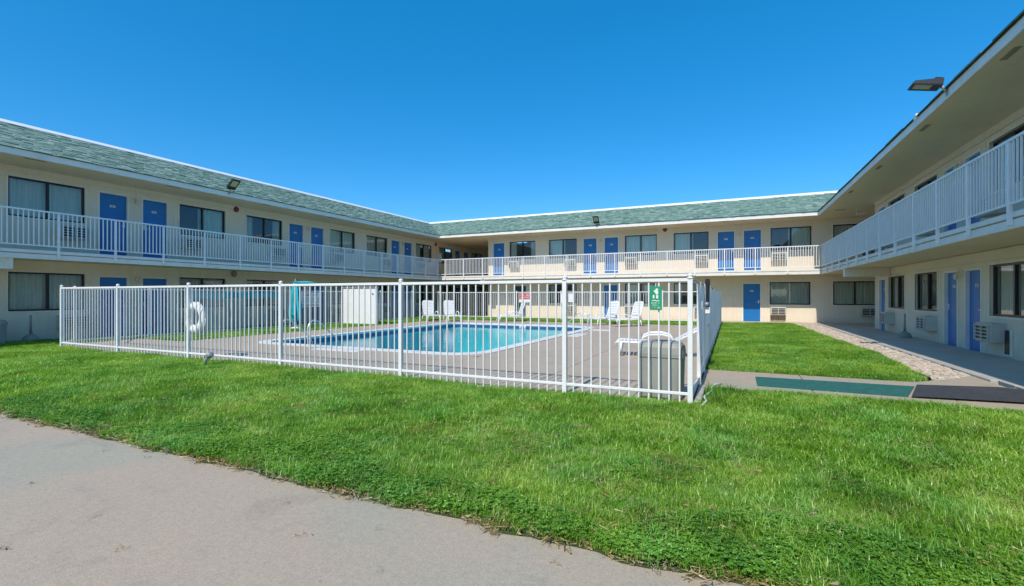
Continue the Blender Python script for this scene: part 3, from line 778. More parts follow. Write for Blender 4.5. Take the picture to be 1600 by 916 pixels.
# air conditioner sleeve, local: front towards -y, centred on x, z from 0
AW, AH, AD = .66, .40, .25
ME['ac_case'] = MB().bbox(-AW / 2, -AD, 0, AW / 2, .02, AH, .012).mesh('case', M['ac'])
ME['ac_grille'] = MB().box(-AW / 2 + .04, -AD - .004, .05, AW / 2 - .04, -AD + .003, AH - .05).mesh('grille_back', M['black'])
ME['ac_slat'] = MB().bbox(-AW / 2 + .03, -AD - .035, -.011, AW / 2 - .03, -AD - .002, .011, .003).mesh('slat', M['ac'])
ME['ac_bar'] = MB().bbox(-.012, -AD - .038, .03, .012, -AD - .002, AH - .03, .003).mesh('bar', M['ac'])
def make_ac(loc, rz, label):
    o = empty('air_conditioner', loc, label, 'air conditioner', 'air conditioners under the room windows', rz)
    def sub(n_, me, x=0, z=0):
        q = bpy.data.objects.new(n_, me); col.objects.link(q); q.parent = o; q.location = (x, 0, z); return q
    sub('case', ME['ac_case']); sub('grille', ME['ac_grille'])
    for k in range(5): sub('slat', ME['ac_slat'], 0, .055 + k * .0725)
    for k in (-1, 0, 1): sub('bar', ME['ac_bar'], k * (AW / 2 - .04))
    return o
ac_proto = None
def place_ac(loc, rz, label):
    global ac_proto
    if ac_proto is None: ac_proto = make_ac(loc, rz, label); return ac_proto
    c = copy_tree(ac_proto); c.location = loc; c.rotation_euler = (0, 0, rz); c['label'] = label; return c

def picket_mesh(h, w_): return MB().box(-w_ / 2, -w_ / 2, 0, w_ / 2, w_ / 2, h)
ME['bal_picket'] = picket_mesh(.868, .023).mesh('picket', M['rail'])
ME['bal_post'] = MB().bbox(-.026, -.026, 0, .026, .026, 1.19, .003).mesh('post', M['rail'])

ORD = ['nearest', 'second', 'third', 'fourth', 'fifth', 'sixth', 'seventh', 'eighth', 'ninth', 'tenth', 'eleventh', 'twelfth']

# ------------------------------------------------------------------ shingles
def shingle_tab(s0, s1, u0, u1, th):
    """in slope coords: s along, u up the slope, lifted at the lower edge"""
    g_ = .004
    return [(s0 + g_, u0, th + .010), (s1 - g_, u0, th + .010), (s1 - g_, u1, .002 + th), (s0 + g_, u1, .002 + th), (s0 + g_, u0, 0), (s1 - g_, u0, 0)]
def shingles(W, root_part, s_lo, s_hi, s_min_f, s_max_f, n_single=0, near_from=None, tw=.22, rows=19):
    dE, dT = OE + .03, -.80; zE, zT = Z_EB + .165, Z_RT
    sl = math.hypot(dE - dT, zT - zE); ud = ((dT - dE) / sl, (zT - zE) / sl); nd = ((zT - zE) / sl, (dE - dT) / sl)
    ex = sl / rows
    def P(s_, u, h): return W.p(s_, dE + ud[0] * u + nd[0] * h, zE + ud[1] * u + nd[1] * h)
    rest = MB(); cells = []
    rnd = random.Random(11)
    for r_ in range(rows):
        s_ = s_lo - rnd.random() * tw
        while s_ < s_hi:
            wd = tw * rnd.choice((.62, .8, 1.0, 1.0, 1.25)); a, b = s_, s_ + wd; s_ = b
            um = (r_ + .5) / rows; lo = s_min_f(um); hi = s_max_f(um)
            a2, b2 = max(a, lo), min(b, hi)
            if b2 - a2 < .03: continue
            cells.append((r_, a2, b2, rnd.choice((.0, .003, .010, .016)), rnd.uniform(-.008, .008)))
    def emit(mb, c):
        r_, a, b, th, du = c; u0 = r_ * ex - .012 + du; u1 = (r_ + 1) * ex + .02
        v = shingle_tab(a, b, u0, min(u1, sl), th); i = len(mb.v); mb.v += [P(q[0], q[1], q[2]) for q in v]
        q0, q1, q2, q3, q4, q5 = (i + k for k in range(6))
        mb.f += [(q0, q1, q2, q3), (q4, q5, q1, q0), (q4, q0, q3), (q5, q2, q1)]
    singles = []
    if n_single:
        cells.sort(key=lambda c: (abs((c[1]) - near_from)))
        singles = cells[:n_single]; cells = cells[n_single:]
    for c in singles:
        m_ = MB(); emit(m_, c); part('shingle', m_, 'shingle', root_part)
    for c in cells: emit(rest, c)
    o = part('shingle_courses', rest, 'shingle', root_part); o['kind'] = 'stuff'

# ------------------------------------------------------------------ wings
def wall_with_openings(W, s0, s1, ops, z0=0, z1=Z_EB + .1, thick=.16):
    """ops: (a,b,z0,z1) openings"""
    mb = MB()
    S = sorted(set([s0, s1] + [v for o in ops for v in o[:2] if s0 < v < s1])); Z = sorted(set([z0, z1] + [v for o in ops for v in o[2:4] if z0 < v < z1]))
    for i in range(len(S) - 1):
        j = 0
        while j < len(Z) - 1:
            cm = (S[i] + S[i + 1]) / 2
            def isop(jj): zm = (Z[jj] + Z[jj + 1]) / 2; return any(o[0] < cm < o[1] and o[2] < zm < o[3] for o in ops)
            if isop(j): j += 1; continue
            k = j
            while k + 1 < len(Z) - 1 and not isop(k + 1): k += 1
            for d in (0, -thick):
                mb.quad(W.p(S[i], d, Z[j]), W.p(S[i + 1], d, Z[j]), W.p(S[i + 1], d, Z[k + 1]), W.p(S[i], d, Z[k + 1]))
            j = k + 1
    for a, b, c, d in ops:
        mb.quad(W.p(a, 0, c), W.p(a, -thick, c), W.p(a, -thick, d), W.p(a, 0, d)); mb.quad(W.p(b, 0, c), W.p(b, -thick, c), W.p(b, -thick, d), W.p(b, 0, d))
        mb.quad(W.p(a, 0, c), W.p(b, 0, c), W.p(b, -thick, c), W.p(a, -thick, c)); mb.quad(W.p(a, 0, d), W.p(b, 0, d), W.p(b, -thick, d), W.p(a, -thick, d))
    for s_ in (s0, s1): mb.quad(W.p(s_, 0, z0), W.p(s_, -thick, z0), W.p(s_, -thick, z1), W.p(s_, 0, z1))
    return mb

ZWL, ZWU = .87, 3.50      # window bottoms
ZDU = 2.515
def build_wing(kind, label, s0, s1, items_lo, items_up, name):
    """items: ('w', s_centre, curtain) / ('d', s_centre, handle_side) / ('k', dark door)"""
    W = Wing(kind); rz = W.rz
    c0 = W.p((s0 + s1) / 2, -3.0, 0)
    root = empty(name, c0, label, 'motel wing', 'two-storey motel wings round the courtyard')
    ops = []
    for it in items_lo:
        if it[0] == 'w': ops.append((it[1] - WW / 2, it[1] + WW / 2, ZWL, ZWL + WH))
        else: ops.append((it[1] - DW / 2, it[1] + DW / 2, 0.0, DH))
    for it in items_up:
        if it[0] == 'w': ops.append((it[1] - WW / 2, it[1] + WW / 2, ZWU, ZWU + WH))
        else: ops.append((it[1] - DW / 2, it[1] + DW / 2, ZDU, ZDU + DH * 1.072))
    part('wall', wall_with_openings(W, s0, s1, ops), 'stucco', root)
    # storey band, seams
    for it_list, zb in ((items_lo, 0), (items_up, 1)):
        rnd = random.Random(kind + str(zb))
        for idx, it in enumerate(it_list):
            if it[0] == 'w':
                wd = put('window', ME['window'], root, W.p(it[1], -.03, ZWU if zb else ZWL), rz)
                put('window_trim', ME['trim'], root, W.p(it[1], 0, ZWU if zb else ZWL), rz)
                light = (kind == 'B' and it[1] > 1 and it[1] < 3.5 and not zb)
                for sx in (-1, 1):
                    q = bpy.data.objects.new('pane', ME['pane']); col.objects.link(q); q.parent = wd; q.location = (sx * WW / 4, 0.0 if sx < 0 else .008, 0)
                q = bpy.data.objects.new('mullion', ME['mullion_light' if light else 'mullion']); col.objects.link(q); q.parent = wd; q.location = (0, 0, 0)
                for cm in CUR[it[2]]:
                    q = bpy.data.objects.new('curtain', cm); col.objects.link(q); q.parent = wd; q.location = (0, 0, 0)
            else:
                dark = it[0] == 'k'
                dr = put('door', ME['door_dark' if dark else 'door'], root, W.p(it[1], 0, ZDU if zb else 0.0), rz)
                if zb: dr.scale = (1, 1, 1.072)
                if not (dark): dr['label'] = 'blue room door'
                for n_, me in (('door_frame', ME['door_frame']), ('threshold', ME['sill'])) + (() if dark else (('handle', ME['handle']), ('number_plate', ME['plate']), ('room_number', ME['digits']))):
                    q = bpy.data.objects.new(n_, me); col.objects.link(q); q.parent = dr
                    if n_ == 'handle' and it[2] < 0: q.scale = (-1, 1, 1)
    # body: back wall, ends, floors
    D = 6.2
    mb = MB(); W.box(mb, s0, s1, -D, -D - .2, -.05, 5.9); part('rear_wall', mb, 'stucco', root)
    for e, sgn in ((s0, 1), (s1, -1)):
        mb = MB(); W.box(mb, e + .002 * sgn, e + .18 * sgn, -.162, -D, -.05, 5.0); part('end_wall', mb, 'stucco', root)
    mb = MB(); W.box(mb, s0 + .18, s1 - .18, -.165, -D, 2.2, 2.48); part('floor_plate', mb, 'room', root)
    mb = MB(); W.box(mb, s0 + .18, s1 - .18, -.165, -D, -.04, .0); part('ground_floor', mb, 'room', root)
    # party walls between rooms
    for it in items_up:
        pass
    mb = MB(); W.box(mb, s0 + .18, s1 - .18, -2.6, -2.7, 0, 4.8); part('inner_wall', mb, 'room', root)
    return W, root

def module_items(starts, flip=False, pat=None):
    out = []
    for k, s_ in enumerate(starts):
        c = pat[k] if pat else (k * 2 % 6, (k * 2 + 1) % 6)
        if not flip: out += [('w', s_ + .85, c[0]), ('d', s_ + 2.44, 1), ('d', s_ + 3.64, -1), ('w', s_ + 5.27, c[1])]
        else: out += [('w', s_ + .85, c[0]), ('d', s_ + 2.48, 1), ('d', s_ + 3.70, -1), ('w', s_ + 5.39, c[1])]
    return out

# left wing
Lit_up = module_items([-1.07, 5.93, 12.93, 19.93, 26.93], pat=[(0, 1), (0, 2), (3, 0), (4, 5), (1, 0)])
Lit_lo = module_items([-1.07, 5.93, 12.93, 19.93, 26.93], pat=[(0, 1), (0, 4), (3, 0), (1, 5), (1, 0)])
WL, rootL = build_wing('L', 'left two-storey cream motel wing with green shingled roof and blue doors', -1.6, 34.0, Lit_lo, Lit_up, 'motel_wing')
# right wing (ends at 22.36)
R_st = [-2.33, 4.77, 11.87]
Rit = module_items(R_st, True, pat=[(0, 1), (0, 3), (1, 3)]) + [('w', 19.9, 3), ('d', 21.54, 1)]
Rit2 = module_items(R_st, True, pat=[(0, 0), (0, 4), (5, 4)]) + [('w', 19.9, 4), ('d', 21.54, 1)]
WR, rootR = build_wing('R', 'right two-storey motel wing seen close with deep eave and covered walkway', -2.6, 22.36, Rit, Rit2, 'motel_wing')
# back wing
Bup = [('d', -13.02, -1), ('w', -11.43, 3), ('w', -8.87, 1), ('d', -7.24, 1), ('d', -6.03, -1), ('w', -4.43, 0), ('w', -1.88, 1), ('d', -.22, 1), ('d', .97, -1), ('w', 2.61, 2), ('w', 5.16, 0)]
Blo = [('k', -11.56, 1), ('w', -8.87, 3), ('k', -6.6 + .5, 1), ('w', -4.43, 5), ('w', -1.88, 3), ('d', .94, 1), ('w', 2.57, 4), ('w', 5.16, 0)]
Blo[2] = ('d', -6.07, 1)
WB, rootB = build_wing('B', 'back two-storey motel wing closing the courtyard behind the pool', -13.75, 10.0, Blo, Bup, 'motel_wing')

# close the two passages
part('passage_wall', MB().box(XL, 33.8, -.05, -13.75, 34.0, 5.0), 'stucco', rootL)
part('passage_ceiling', MB().box(XL + .002, YB, Z_EB - .02, -13.752, 33.8, Z_EB + .03), 'soffit', rootL)

# balcony slabs, rails, fascia, soffits, roofs
def strip_poly(W, root, name, mat, d0, d1, z0, z1, a, b, amit0=0, bmit=0, amit=0):
    """box along the wing whose ends are mitred: end position shifts with d (amit, bmit = +-1)"""
    mb = MB()
    def P(e, mit, base_d, d, z): return W.p(e + mit * (d - base_d), d, z)
    v = [P(a, amit, 0, d0, z0), P(b, bmit, 0, d0, z0), P(b, bmit, 0, d1, z0), P(a, amit, 0, d1, z0), P(a, amit, 0, d0, z1), P(b, bmit, 0, d0, z1), P(b, bmit, 0, d1, z1), P(a, amit, 0, d1, z1)]
    mb.v = v; mb.f = [(0, 3, 2, 1), (4, 5, 6, 7), (0, 1, 5, 4), (1, 2, 6, 5), (2, 3, 7, 6), (3, 0, 4, 7)]
    return part(name, mb, mat, root)
# corner coordinates: at wall planes (d=0) L/B meet at (XL,YB), B/R at (XR,YB)
# L: end s at depth d is YB - d ; B: start at XL + d, end XR - d ; R: end YB - d
def spans(kind):
    return {'L': (-1.6, YB, 0, -1), 'R': (-2.6, YB, 0, -1), 'B': (XL, XR, 1, -1)}[kind]
for W, root, kind in ((WL, rootL, 'L'), (WR, rootR, 'R'), (WB, rootB, 'B')):
    a, b, am, bm = spans(kind)
    g_ = .0015
    # balcony
    strip_poly(W, root, 'balcony_floor', 'walk', .003, OD - .02, 2.405, Z_FL, a, b, amit=am, bmit=bm)
    strip_poly(W, root, 'balcony_nosing', 'fascia', OD - .019, OD + .012, 2.415, Z_FL - .003, a, b, amit=am, bmit=bm)
    strip_poly(W, root, 'balcony_soffit', 'soffit', .003, OD - .05, 2.285, 2.40, a, b, amit=am, bmit=bm)
    strip_poly(W, root, 'balcony_fascia', 'fascia', OD - .045, OD, 2.262, 2.392, a, b, amit=am, bmit=bm)
    # eave
    strip_poly(W, root, 'eave_soffit', 'soffit', .003, OE - .03, Z_EB, Z_EB + .03, a, b, amit=am, bmit=bm)
    strip_poly(W, root, 'eave_fascia', 'fascia', OE - .025, OE, Z_EB - .012, Z_EB + .15, a, b, amit=am, bmit=bm)
    strip_poly(W, root, 'drip_edge', 'roof_under', OE - .02, OE + .02, Z_EB + .152, Z_EB + .168, a, b, amit=am, bmit=bm)
    # frieze board on top of the wall
    if kind == 'B': strip_poly(W, root, 'frieze', 'stucco', .003, .05, 4.72, Z_EB - .002, -13.75, XR + 1.2)
    elif kind == 'R': strip_poly(W, root, 'frieze', 'stucco', .003, .05, 4.72, Z_EB - .002, -2.6, 22.36); strip_poly(W, root, 'frieze', 'stucco', .003, .05, 2.05, 2.26, -2.6, 22.36)
    else: strip_poly(W, root, 'frieze', 'stucco', .003, .05, 4.72, Z_EB - .002, -1.6, 33.5)
    # roof slope deck
    mb = MB(); dE, dT = OE + .01, -.80; zE, zT = Z_EB + .17, Z_RT
    mb.quad(W.p(a + am * dE, dE, zE), W.p(b + bm * dE, dE, zE), W.p(b + bm * dT, dT, zT), W.p(a + am * dT, dT, zT))
    rf = part('roof', mb, 'roof_under', root)
    smin = (lambda am, a: (lambda u: a + am * (dE + (dT - dE) * u)))(am, a); smax = (lambda bm, b: (lambda u: b + bm * (dE + (dT - dE) * u)))(bm, b)
    if kind == 'L': shingles(W, rf, 2.5, 27.2, smin, smax, 300, 4.6)
    elif kind == 'B': shingles(W, rf, -18.8, 6.0, smin, smax, 0)
    else: shingles(W, rf, -1, 27.2, smin, smax, 0, tw=.6, rows=8)
    # parapet cap and flat roof
    mb = MB(); pr = [(-.74, Z_RT - .03), (-.74, Z_RT + .0), (-.90, Z_RT + .115), (-1.0, Z_RT + .115), (-1.0, Z_RT - .03)]
    for k in range(5):
        (d0, z0_), (d1, z1_) = pr[k], pr[(k + 1) % 5]
        mb.quad(W.p(a + am * d0, d0, z0_), W.p(b + bm * d0, d0, z0_), W.p(b + bm * d1, d1, z1_), W.p(a + am * d1, d1, z1_))
    part('parapet_cap', mb, 'cap', root)
    strip_poly(W, root, 'flat_roof', 'roof_flat', -.96, -6.5, 5.5, 5.9, a, b, amit=am, bmit=bm)
    # railing
    rail = strip_poly(W, root, 'railing', 'rail', OD + .005, OD + .045, 3.505, 3.545, a, b, amit=am, bmit=bm)
    rl = strip_poly(W, rail, 'bottom_rail', 'rail', OD + .012, OD + .038, 2.60, 2.632, a, b, amit=am, bmit=bm)
    if kind == 'B': posts = [3.66 - 1.31 * k for k in range(16)]; step = 1.31; first = None
    elif kind == 'L': posts = [6.44 + 1.3 * k for k in range(-6, 15)]; step = 1.3
    else: posts = [10.45 + 1.3 * k for k in range(-10, 12)]; step = 1.3
    lo = a + am * OD; hi = b + bm * OD
    for p_ in posts:
        if lo - .02 <= p_ <= hi - .05: put('post', ME['bal_post'], rail, W.p(p_, OD + .03, 2.305), 0)
    pk = 0
    for p_ in posts:
        for k in range(1, 13):
            q = p_ + step * k / 13
            if lo + .04 < q < hi - .04 and pk < 300: put('picket', ME['bal_picket'], rail, W.p(q, OD + .025, 2.634), 0); pk += 1
    # cross beams under the balcony, white painted ends
    bs = {'L': [5.42 - 7.0, 5.42], 'B': [-13.42], 'R': [-.5, 20.55]}[kind]
    for q in bs:
        mb = MB(); W.box(mb, q - .16, q + .16, .06, OD - .055, 1.98, 2.28); part('beam', mb, 'trim', root)

# upper floor beyond the corners
part('passage_floor', MB().box(XL + .003, YB + .001, 2.27, -13.753, 33.79, 2.495), 'soffit', rootL)
part('passage_floor', MB().box(XR - .0, 22.37, 2.27, XR + 5, YB - .003, 2.495), 'soffit', rootB)
part('passage_ceiling', MB().box(XR + .004, 22.37, Z_EB, XR + 5, YB - .003, Z_EB + .03), 'soffit', rootB)
part('corner_board', MB().box(XR - .03, 22.362, 0, XR + .02, 22.40, Z_EB - .01), 'white', rootR)

# wall seams / conduit pilasters between rooms
for W, root, ss in ((WL, rootL, [7.79, 10.16, 14.79, 17.16, 21.8, 24.1]), (WB, rootB, [-7.86, -5.47, -.83, 1.57, 3.9]), (WR, rootR, [13.75, 16.2, 20.95])):
    for q in ss:
        mb = MB(); W.box(mb, q - .012, q + .012, .002, .008, 2.52, 4.70); W.box(mb, q - .012, q + .012, .002, .008, .0, 2.04)
        part('wall_seam', mb, 'trim', root)

# air conditioners as things
def ac_row(W, kind, items, z, where):
    n_ = 0
    for idx, it in enumerate(sorted(items, key=lambda t: t[1])):
        if it[0] != 'w': continue
        # next to which door?
        side = 0
        for jt in items:
            if jt[0] in 'dk' and abs(jt[1] - it[1]) < 1.9: side = 1 if jt[1] > it[1] else -1
        if side == 0: side = 1
        q = it[1] + side * .50
        if kind == 'L' and not (4.5 < q < 27): continue
        if kind == 'R' and not (11 < q < 22.3): continue
        p_ = W.p(q, 0, z)
        place_ac(p_, W.rz, 'beige air conditioner under %s window, %s' % (ORD[n_], where)); n_ += 1
ac_row(WL, 'L', Lit_up, 2.98, 'left wing balcony, from the left')
ac_row(WL, 'L', Lit_lo, .33, 'left wing ground floor, from the left')
ac_row(WR, 'R', Rit, .33, 'right wing ground floor, from the right')
ac_row(WR, 'R', Rit2, 2.98, 'right wing balcony')
ac_row(WB, 'B', Bup, 2.98, 'back wing balcony, from the left')
ac_row(WB, 'B', Blo, .36, 'back wing ground floor, from the left')
part('patched_board', MB().bbox(1.75, YB - .02, .02, 2.38, YB - .003, .33, .004), 'wood', rootB)
# dark louvre panel with white cover on the right wing
lv = empty('wall_louvre', (XR, 12.78, .12), 'tall narrow black louvre with a white frame low on the right wing wall', 'wall vent')
lpart('panel', MB().box(-.03, -.10, 0, -.004, .12, .48), 'black', lv)
lpart('frame', MB().box(-.04, -.14, -.03, -.003, -.10, .51).box(-.04, .12, -.03, -.003, .14, .51).box(-.04, -.1, -.03, -.003, .12, -.002), 'trim', lv)
for k in range(7): lpart('slat', MB().box(-.038, -.10, .03 + k * .065, -.031, .12, .04 + k * .065), 'black', lv)

# ------------------------------------------------------------------ wall lamps between doors
def make_lamp(loc, rz, label):
    o = empty('wall_lamp', loc, label, 'wall lamp', 'small jar-shaped wall lamps between the doors', rz)
    lpart('mount', MB().bbox(-.05, -.03, .03, .05, 0, .13, .006).tube([(0, -.02, .09), (0, -.09, .10), (0, -.10, .07)], .018, 8), 'trim', o, True)
    lpart('lamp_shade', MB().lathe([(.035, .06), (.045, .04), (.05, -.05), (.03, -.09), (.005, -.10)], 0, -.10, 12), 'lamp_glass', o, True)
    return o
lamp0 = None
def place_lamp(W, q, z, label):
    global lamp0
    loc = W.p(q, .0, z)
    if lamp0 is None: lamp0 = make_lamp(loc, W.rz, label); return
    c = copy_tree(lamp0); c.location = loc; c.rotation_euler = (0, 0, W.rz); c['label'] = label
for k, q in enumerate((8.97, 15.97, 22.97)):
    place_lamp(WL, q, 4.40, 'jar lamp between %s pair of blue doors, left wing balcony' % ORD[k])
    place_lamp(WL, q, 1.84, 'jar lamp between %s pair of ground floor doors, left wing' % ORD[k])
for k, q in enumerate((-6.63, .38)):
    place_lamp(WB, q, 4.40, 'jar lamp between %s pair of blue doors, back wing balcony' % ('left', 'right')[k])
place_lamp(WR, 14.96, 4.40, 'jar-shaped lamp between the blue doors up on the right wing balcony')
place_lamp(WR, 14.96, 1.78, 'jar-shaped lamp between the two nearest ground floor doors of the right wing')

# ------------------------------------------------------------------ fire alarm bells
def bell(W, q, z, mat, label, r_=.115):
    o = empty('alarm_bell', W.p(q, 0, z), label, 'alarm bell', 'round alarm bells on the walls', W.rz)
    mb = MB(); mb.lathe([(r_, .03), (r_, .045), (r_ * .85, .07), (r_ * .4, .085), (.01, .088)], n=18); mb.xform(Matrix.Rotation(R(90), 4, 'X')); lpart('gong', mb, mat, o, True)
    mb = MB(); mb.bbox(-.06, -.032, -.06, .06, 0, .06, .005); lpart('back_box', mb, mat, o)
bell(WL, 12.47, 4.74, 'red', 'dark red round alarm bell above the rail left of the third window, left wing')
bell(WL, 26.49, 4.73, 'red', 'dark red alarm bell near the far inner corner of the left wing')
bell(WL, 12.39, 2.16, 'wood', 'tan round alarm bell on the ground floor wall of the left wing', .12)
bell(WB, -3.16, 4.80, 'red', 'dark red alarm bell high on the back wing between two windows')

# ------------------------------------------------------------------ floodlights
def floodlight(loc, rz, tilt, label, s=1.0):
    o = empty('floodlight', loc, label, 'floodlight', 'black floodlights on the roof edge', rz)
    T = Matrix.Translation((0, -.10, .06)) @ Matrix.Rotation(-tilt, 4, 'X')
    mb = MB(); x, y = .15, .44
    # tapered housing, thin at the far end
    mb.v = [(-x, 0, .0), (x, 0, 0), (x, -y, 0), (-x, -y, 0), (-x * .8, 0, .12), (x * .8, 0, .12), (x * .95, -y + .02, .05), (-x * .95, -y + .02, .05)]
    mb.f = [(0, 1, 5, 4), (1, 2, 6, 5), (2, 3, 7, 6), (3, 0, 4, 7), (4, 5, 6, 7), (0, 3, 2, 1)]
    for k in range(7): mb.box(-x * .7 + k * .035, -.13, .085, -x * .7 + k * .035 + .008, -.02, .128)
    lpart('housing', mb.xform(T), 'black', o)
    mb = MB(); mb.box(-x, -y, -.02, x, -y + .05, -.001).box(-x, -.13, -.02, x, 0, -.001).box(-x, -y + .05, -.02, -x + .03, -.13, -.001).box(x - .03, -y + .05, -.02, x, -.13, -.001)
    lpart('bezel', mb.xform(T), 'black', o)
    lpart('lens', MB().box(-x + .03, -y + .05, -.008, x - .03, -.13, -.002).xform(T), 'led', o)
    lpart('arm', MB().tube([(0, 0, -.05), (0, -.03, 0.0), (0, -.06, .04), (0, -.11, .075)], .028, 8).bbox(-.05, -.01, -.12, .05, .03, .0, .005), 'galv', o, True)
    return o
floodlight((XR - OE, 11.02, 5.02), -math.pi / 2, R(12), 'black floodlight with yellowish lens jutting from the near right roof edge')
floodlight((XL + OE, 11.15, 5.06), math.pi / 2, R(42), 'black floodlight tilted up on the left roof edge')
floodlight((-6.43, YB - OE, 5.06), 0, R(50), 'small black floodlight on the back wing roof edge')
# conduit knob next to it
part('junction_box', MB().bbox(XR - OE - .05, 12.45, 4.98, XR - OE - .002, 12.58, 5.09, .006), 'white', rootR)

# soffit vents
def vent(x, y, lx, ly, root):
    part('soffit_vent', MB().box(x - lx / 2, y - ly / 2, Z_EB - .008, x + lx / 2, y + ly / 2, Z_EB - .001), 'wood', root)
for y in (9.4, 12.8, 16.2, 19.6, 6.0): vent(XR - OE + .2, y, .09, .42, rootR)
vent(4.15, 23.6, .40, .12, rootR)
for y in (6.0, 9.4, 12.8, 16.2, 19.6, 23): vent(XL + OE - .2, y, .09, .42, rootL)
for x in (-13.9, -10.5, -7.1, -3.7, -.3, 2.6): vent(x, YB - OE + .2, .42, .09, rootB)

# exit sign in the right passage
def text_mesh(name, body, size, mat, ext=.002):
    cu = bpy.data.curves.new(name, 'FONT'); cu.body = body; cu.size = size; cu.extrude = ext; cu.align_x = 'CENTER'; cu.align_y = 'CENTER'
    ob = bpy.data.objects.new(name, cu); col.objects.link(ob)
    dg = bpy.context.evaluated_depsgraph_get(); me = bpy.data.meshes.new_from_object(ob.evaluated_get(dg)); me.name = name
    me.materials.clear(); me.materials.append(M[mat]); bpy.data.objects.remove(ob); bpy.data.curves.remove(cu); return me
ex = empty('exit_sign', (4.78, 23.2, Z_EB), 'exit sign with red letters hanging from the soffit at the right corner', 'exit sign')
lpart('case', MB().bbox(-.17, -.03, -.30, .17, .03, -.09, .006), 'trim', ex)
lpart('hanger', MB().box(-.015, -.012, -.09, .015, .012, -.001), 'trim', ex)
q = put('lettering', text_mesh('lettering', 'EXIT', .14, 'redprint'), ex, (4.78, 23.165, Z_EB - .195), 0); q.rotation_euler = (R(90), 0, 0)

# ------------------------------------------------------------------ the pool fence
FH = 1.47
ME['f_picket'] = MB().box(-.008, -.008, 0, .008, .008, 1.455).mesh('picket', M['white'])
ME['f_post'] = MB().bbox(-.029, -.029, 0, .029, .029, FH + .03, .004).mesh('post', M['white'])
ME['f_cap'] = MB().lathe([(.040, 0), (.040, .012), (.022, .018), (.034, .030), (.036, .042), (.024, .058), (.006, .064)], n=12).mesh('post_cap', M['white'], True)
def fence_run(label, x0, y0, x1, y1, posts, zb=.13, skip=None, spacing=.1186, rails=None, caps=True):
    L_ = math.hypot(x1 - x0, y1 - y0); ux, uy = (x1 - x0) / L_, (y1 - y0) / L_; rz = math.atan2(uy, ux)
    o = empty('pool_fence', (x0, y0, 0), label, 'fence', 'white picket fence runs round the pool', rz)
    segs = rails or [(0, L_)]
    for a, b in segs:
        lpart('top_rail', MB().bbox(a, -.021, FH - .005, b, .021, FH + .036, .004), 'white', o)
        lpart('bottom_rail', MB().bbox(a, -.017, zb, b, .017, zb + .034, .004), 'white', o)
    for p_ in posts:
        W_ = (x0 + ux * p_, y0 + uy * p_, 0); q = put('post', ME['f_post'], o, W_, rz)
        if not caps: continue
        c = bpy.data.objects.new('post_cap', ME['f_cap']); col.objects.link(c); c.parent = q; c.location = (0, 0, FH + .03)
    ps = sorted(posts)
    for i in range(len(ps) - 1):
        m_ = max(1, round((ps[i + 1] - ps[i]) / spacing))
        for k in range(1, m_):
            p_ = ps[i] + (ps[i + 1] - ps[i]) * k / m_
            if skip and skip[0] < p_ < skip[1]: continue
            q = put('picket', ME['f_picket'], o, (x0 + ux * p_ + random.uniform(-.002, .002), y0 + uy * p_, .012), rz)
    return o
front_posts = [-14.93, -12.45, -9.90, -7.26, -4.62, -1.97, -.43]
fence_run('front run of the white pool fence, nearest the lawn', -14.93, PY0, -.43, PY0, [p + 14.93 for p in front_posts])
fence_run('right run of the white pool fence receding beside the cross path', PX1, PY0, PX1, PY1, [1.5, 2.72] + [2.72 + 2.55 * k for k in range(1, 6)] + [18.1], skip=(1.5, 2.72), zb=.10, rails=[(0, 1.5), (2.72, 18.1)], caps=False)
for q in [c for c in bpy.data.objects if False]: pass
fence_run('rear run of the white pool fence in front of the back wing', PX1, PY1, PX0, PY1, [2.6 * k for k in range(1, 6)] + [15.58], zb=.09, spacing=.13)
fence_run('left run of the white pool fence along the left wing', PX0, PY1, PX0, 6.6, [2.6 * k for k in range(1, 7)] + [17.4], zb=.09, spacing=.13)
fence_run('short slanted fence return at the left front corner of the pool', -16.0, 6.6, -14.93, PY0, [], zb=.11)
# gate in the right run
gt = empty('pool_gate', (PX1, PY0 + 1.56, 0), 'white picket gate with black latch in the right run of the pool fence', 'gate', None, math.pi / 2)
gw = 1.10
lpart('gate_frame', MB().bbox(0, -.02, .09, .04, .02, FH + .03, .004).bbox(gw - .04, -.02, .09, gw, .02, FH + .03, .004).bbox(.04, -.018, FH - .01, gw - .04, .018, FH + .03, .004).bbox(.04, -.018, .09, gw - .04, .018, .125, .004), 'white', gt)
for k in range(1, 9):
    q = bpy.data.objects.new('picket', ME['f_picket']); col.objects.link(q); q.parent = gt; q.location = (.04 + (gw - .08) * k / 9, 0, .06); q.scale = (1, 1, .965)
lt = lpart('latch', MB().bbox(gw - .075, -.10, 1.10, gw - .02, -.045, 1.50, .008).bbox(gw - .08, -.105, 1.48, gw - .015, -.035, 1.58, .01), 'black', gt)
lpart('latch_foot', MB().bbox(gw - .085, -.11, 1.0, gw - .01, -.03, 1.11, .01), 'white', lt)
lpart('lock', MB().tube([(gw - .12, -.03, 1.16), (gw - .12, -.09, 1.16)], .035, 10), 'galv', gt, True)
lpart('hinge', MB().tube([(0, -.03, .3), (0, -.03, .42)], .016, 8).tube([(0, -.03, 1.1), (0, -.03, 1.22)], .016, 8), 'white', gt)

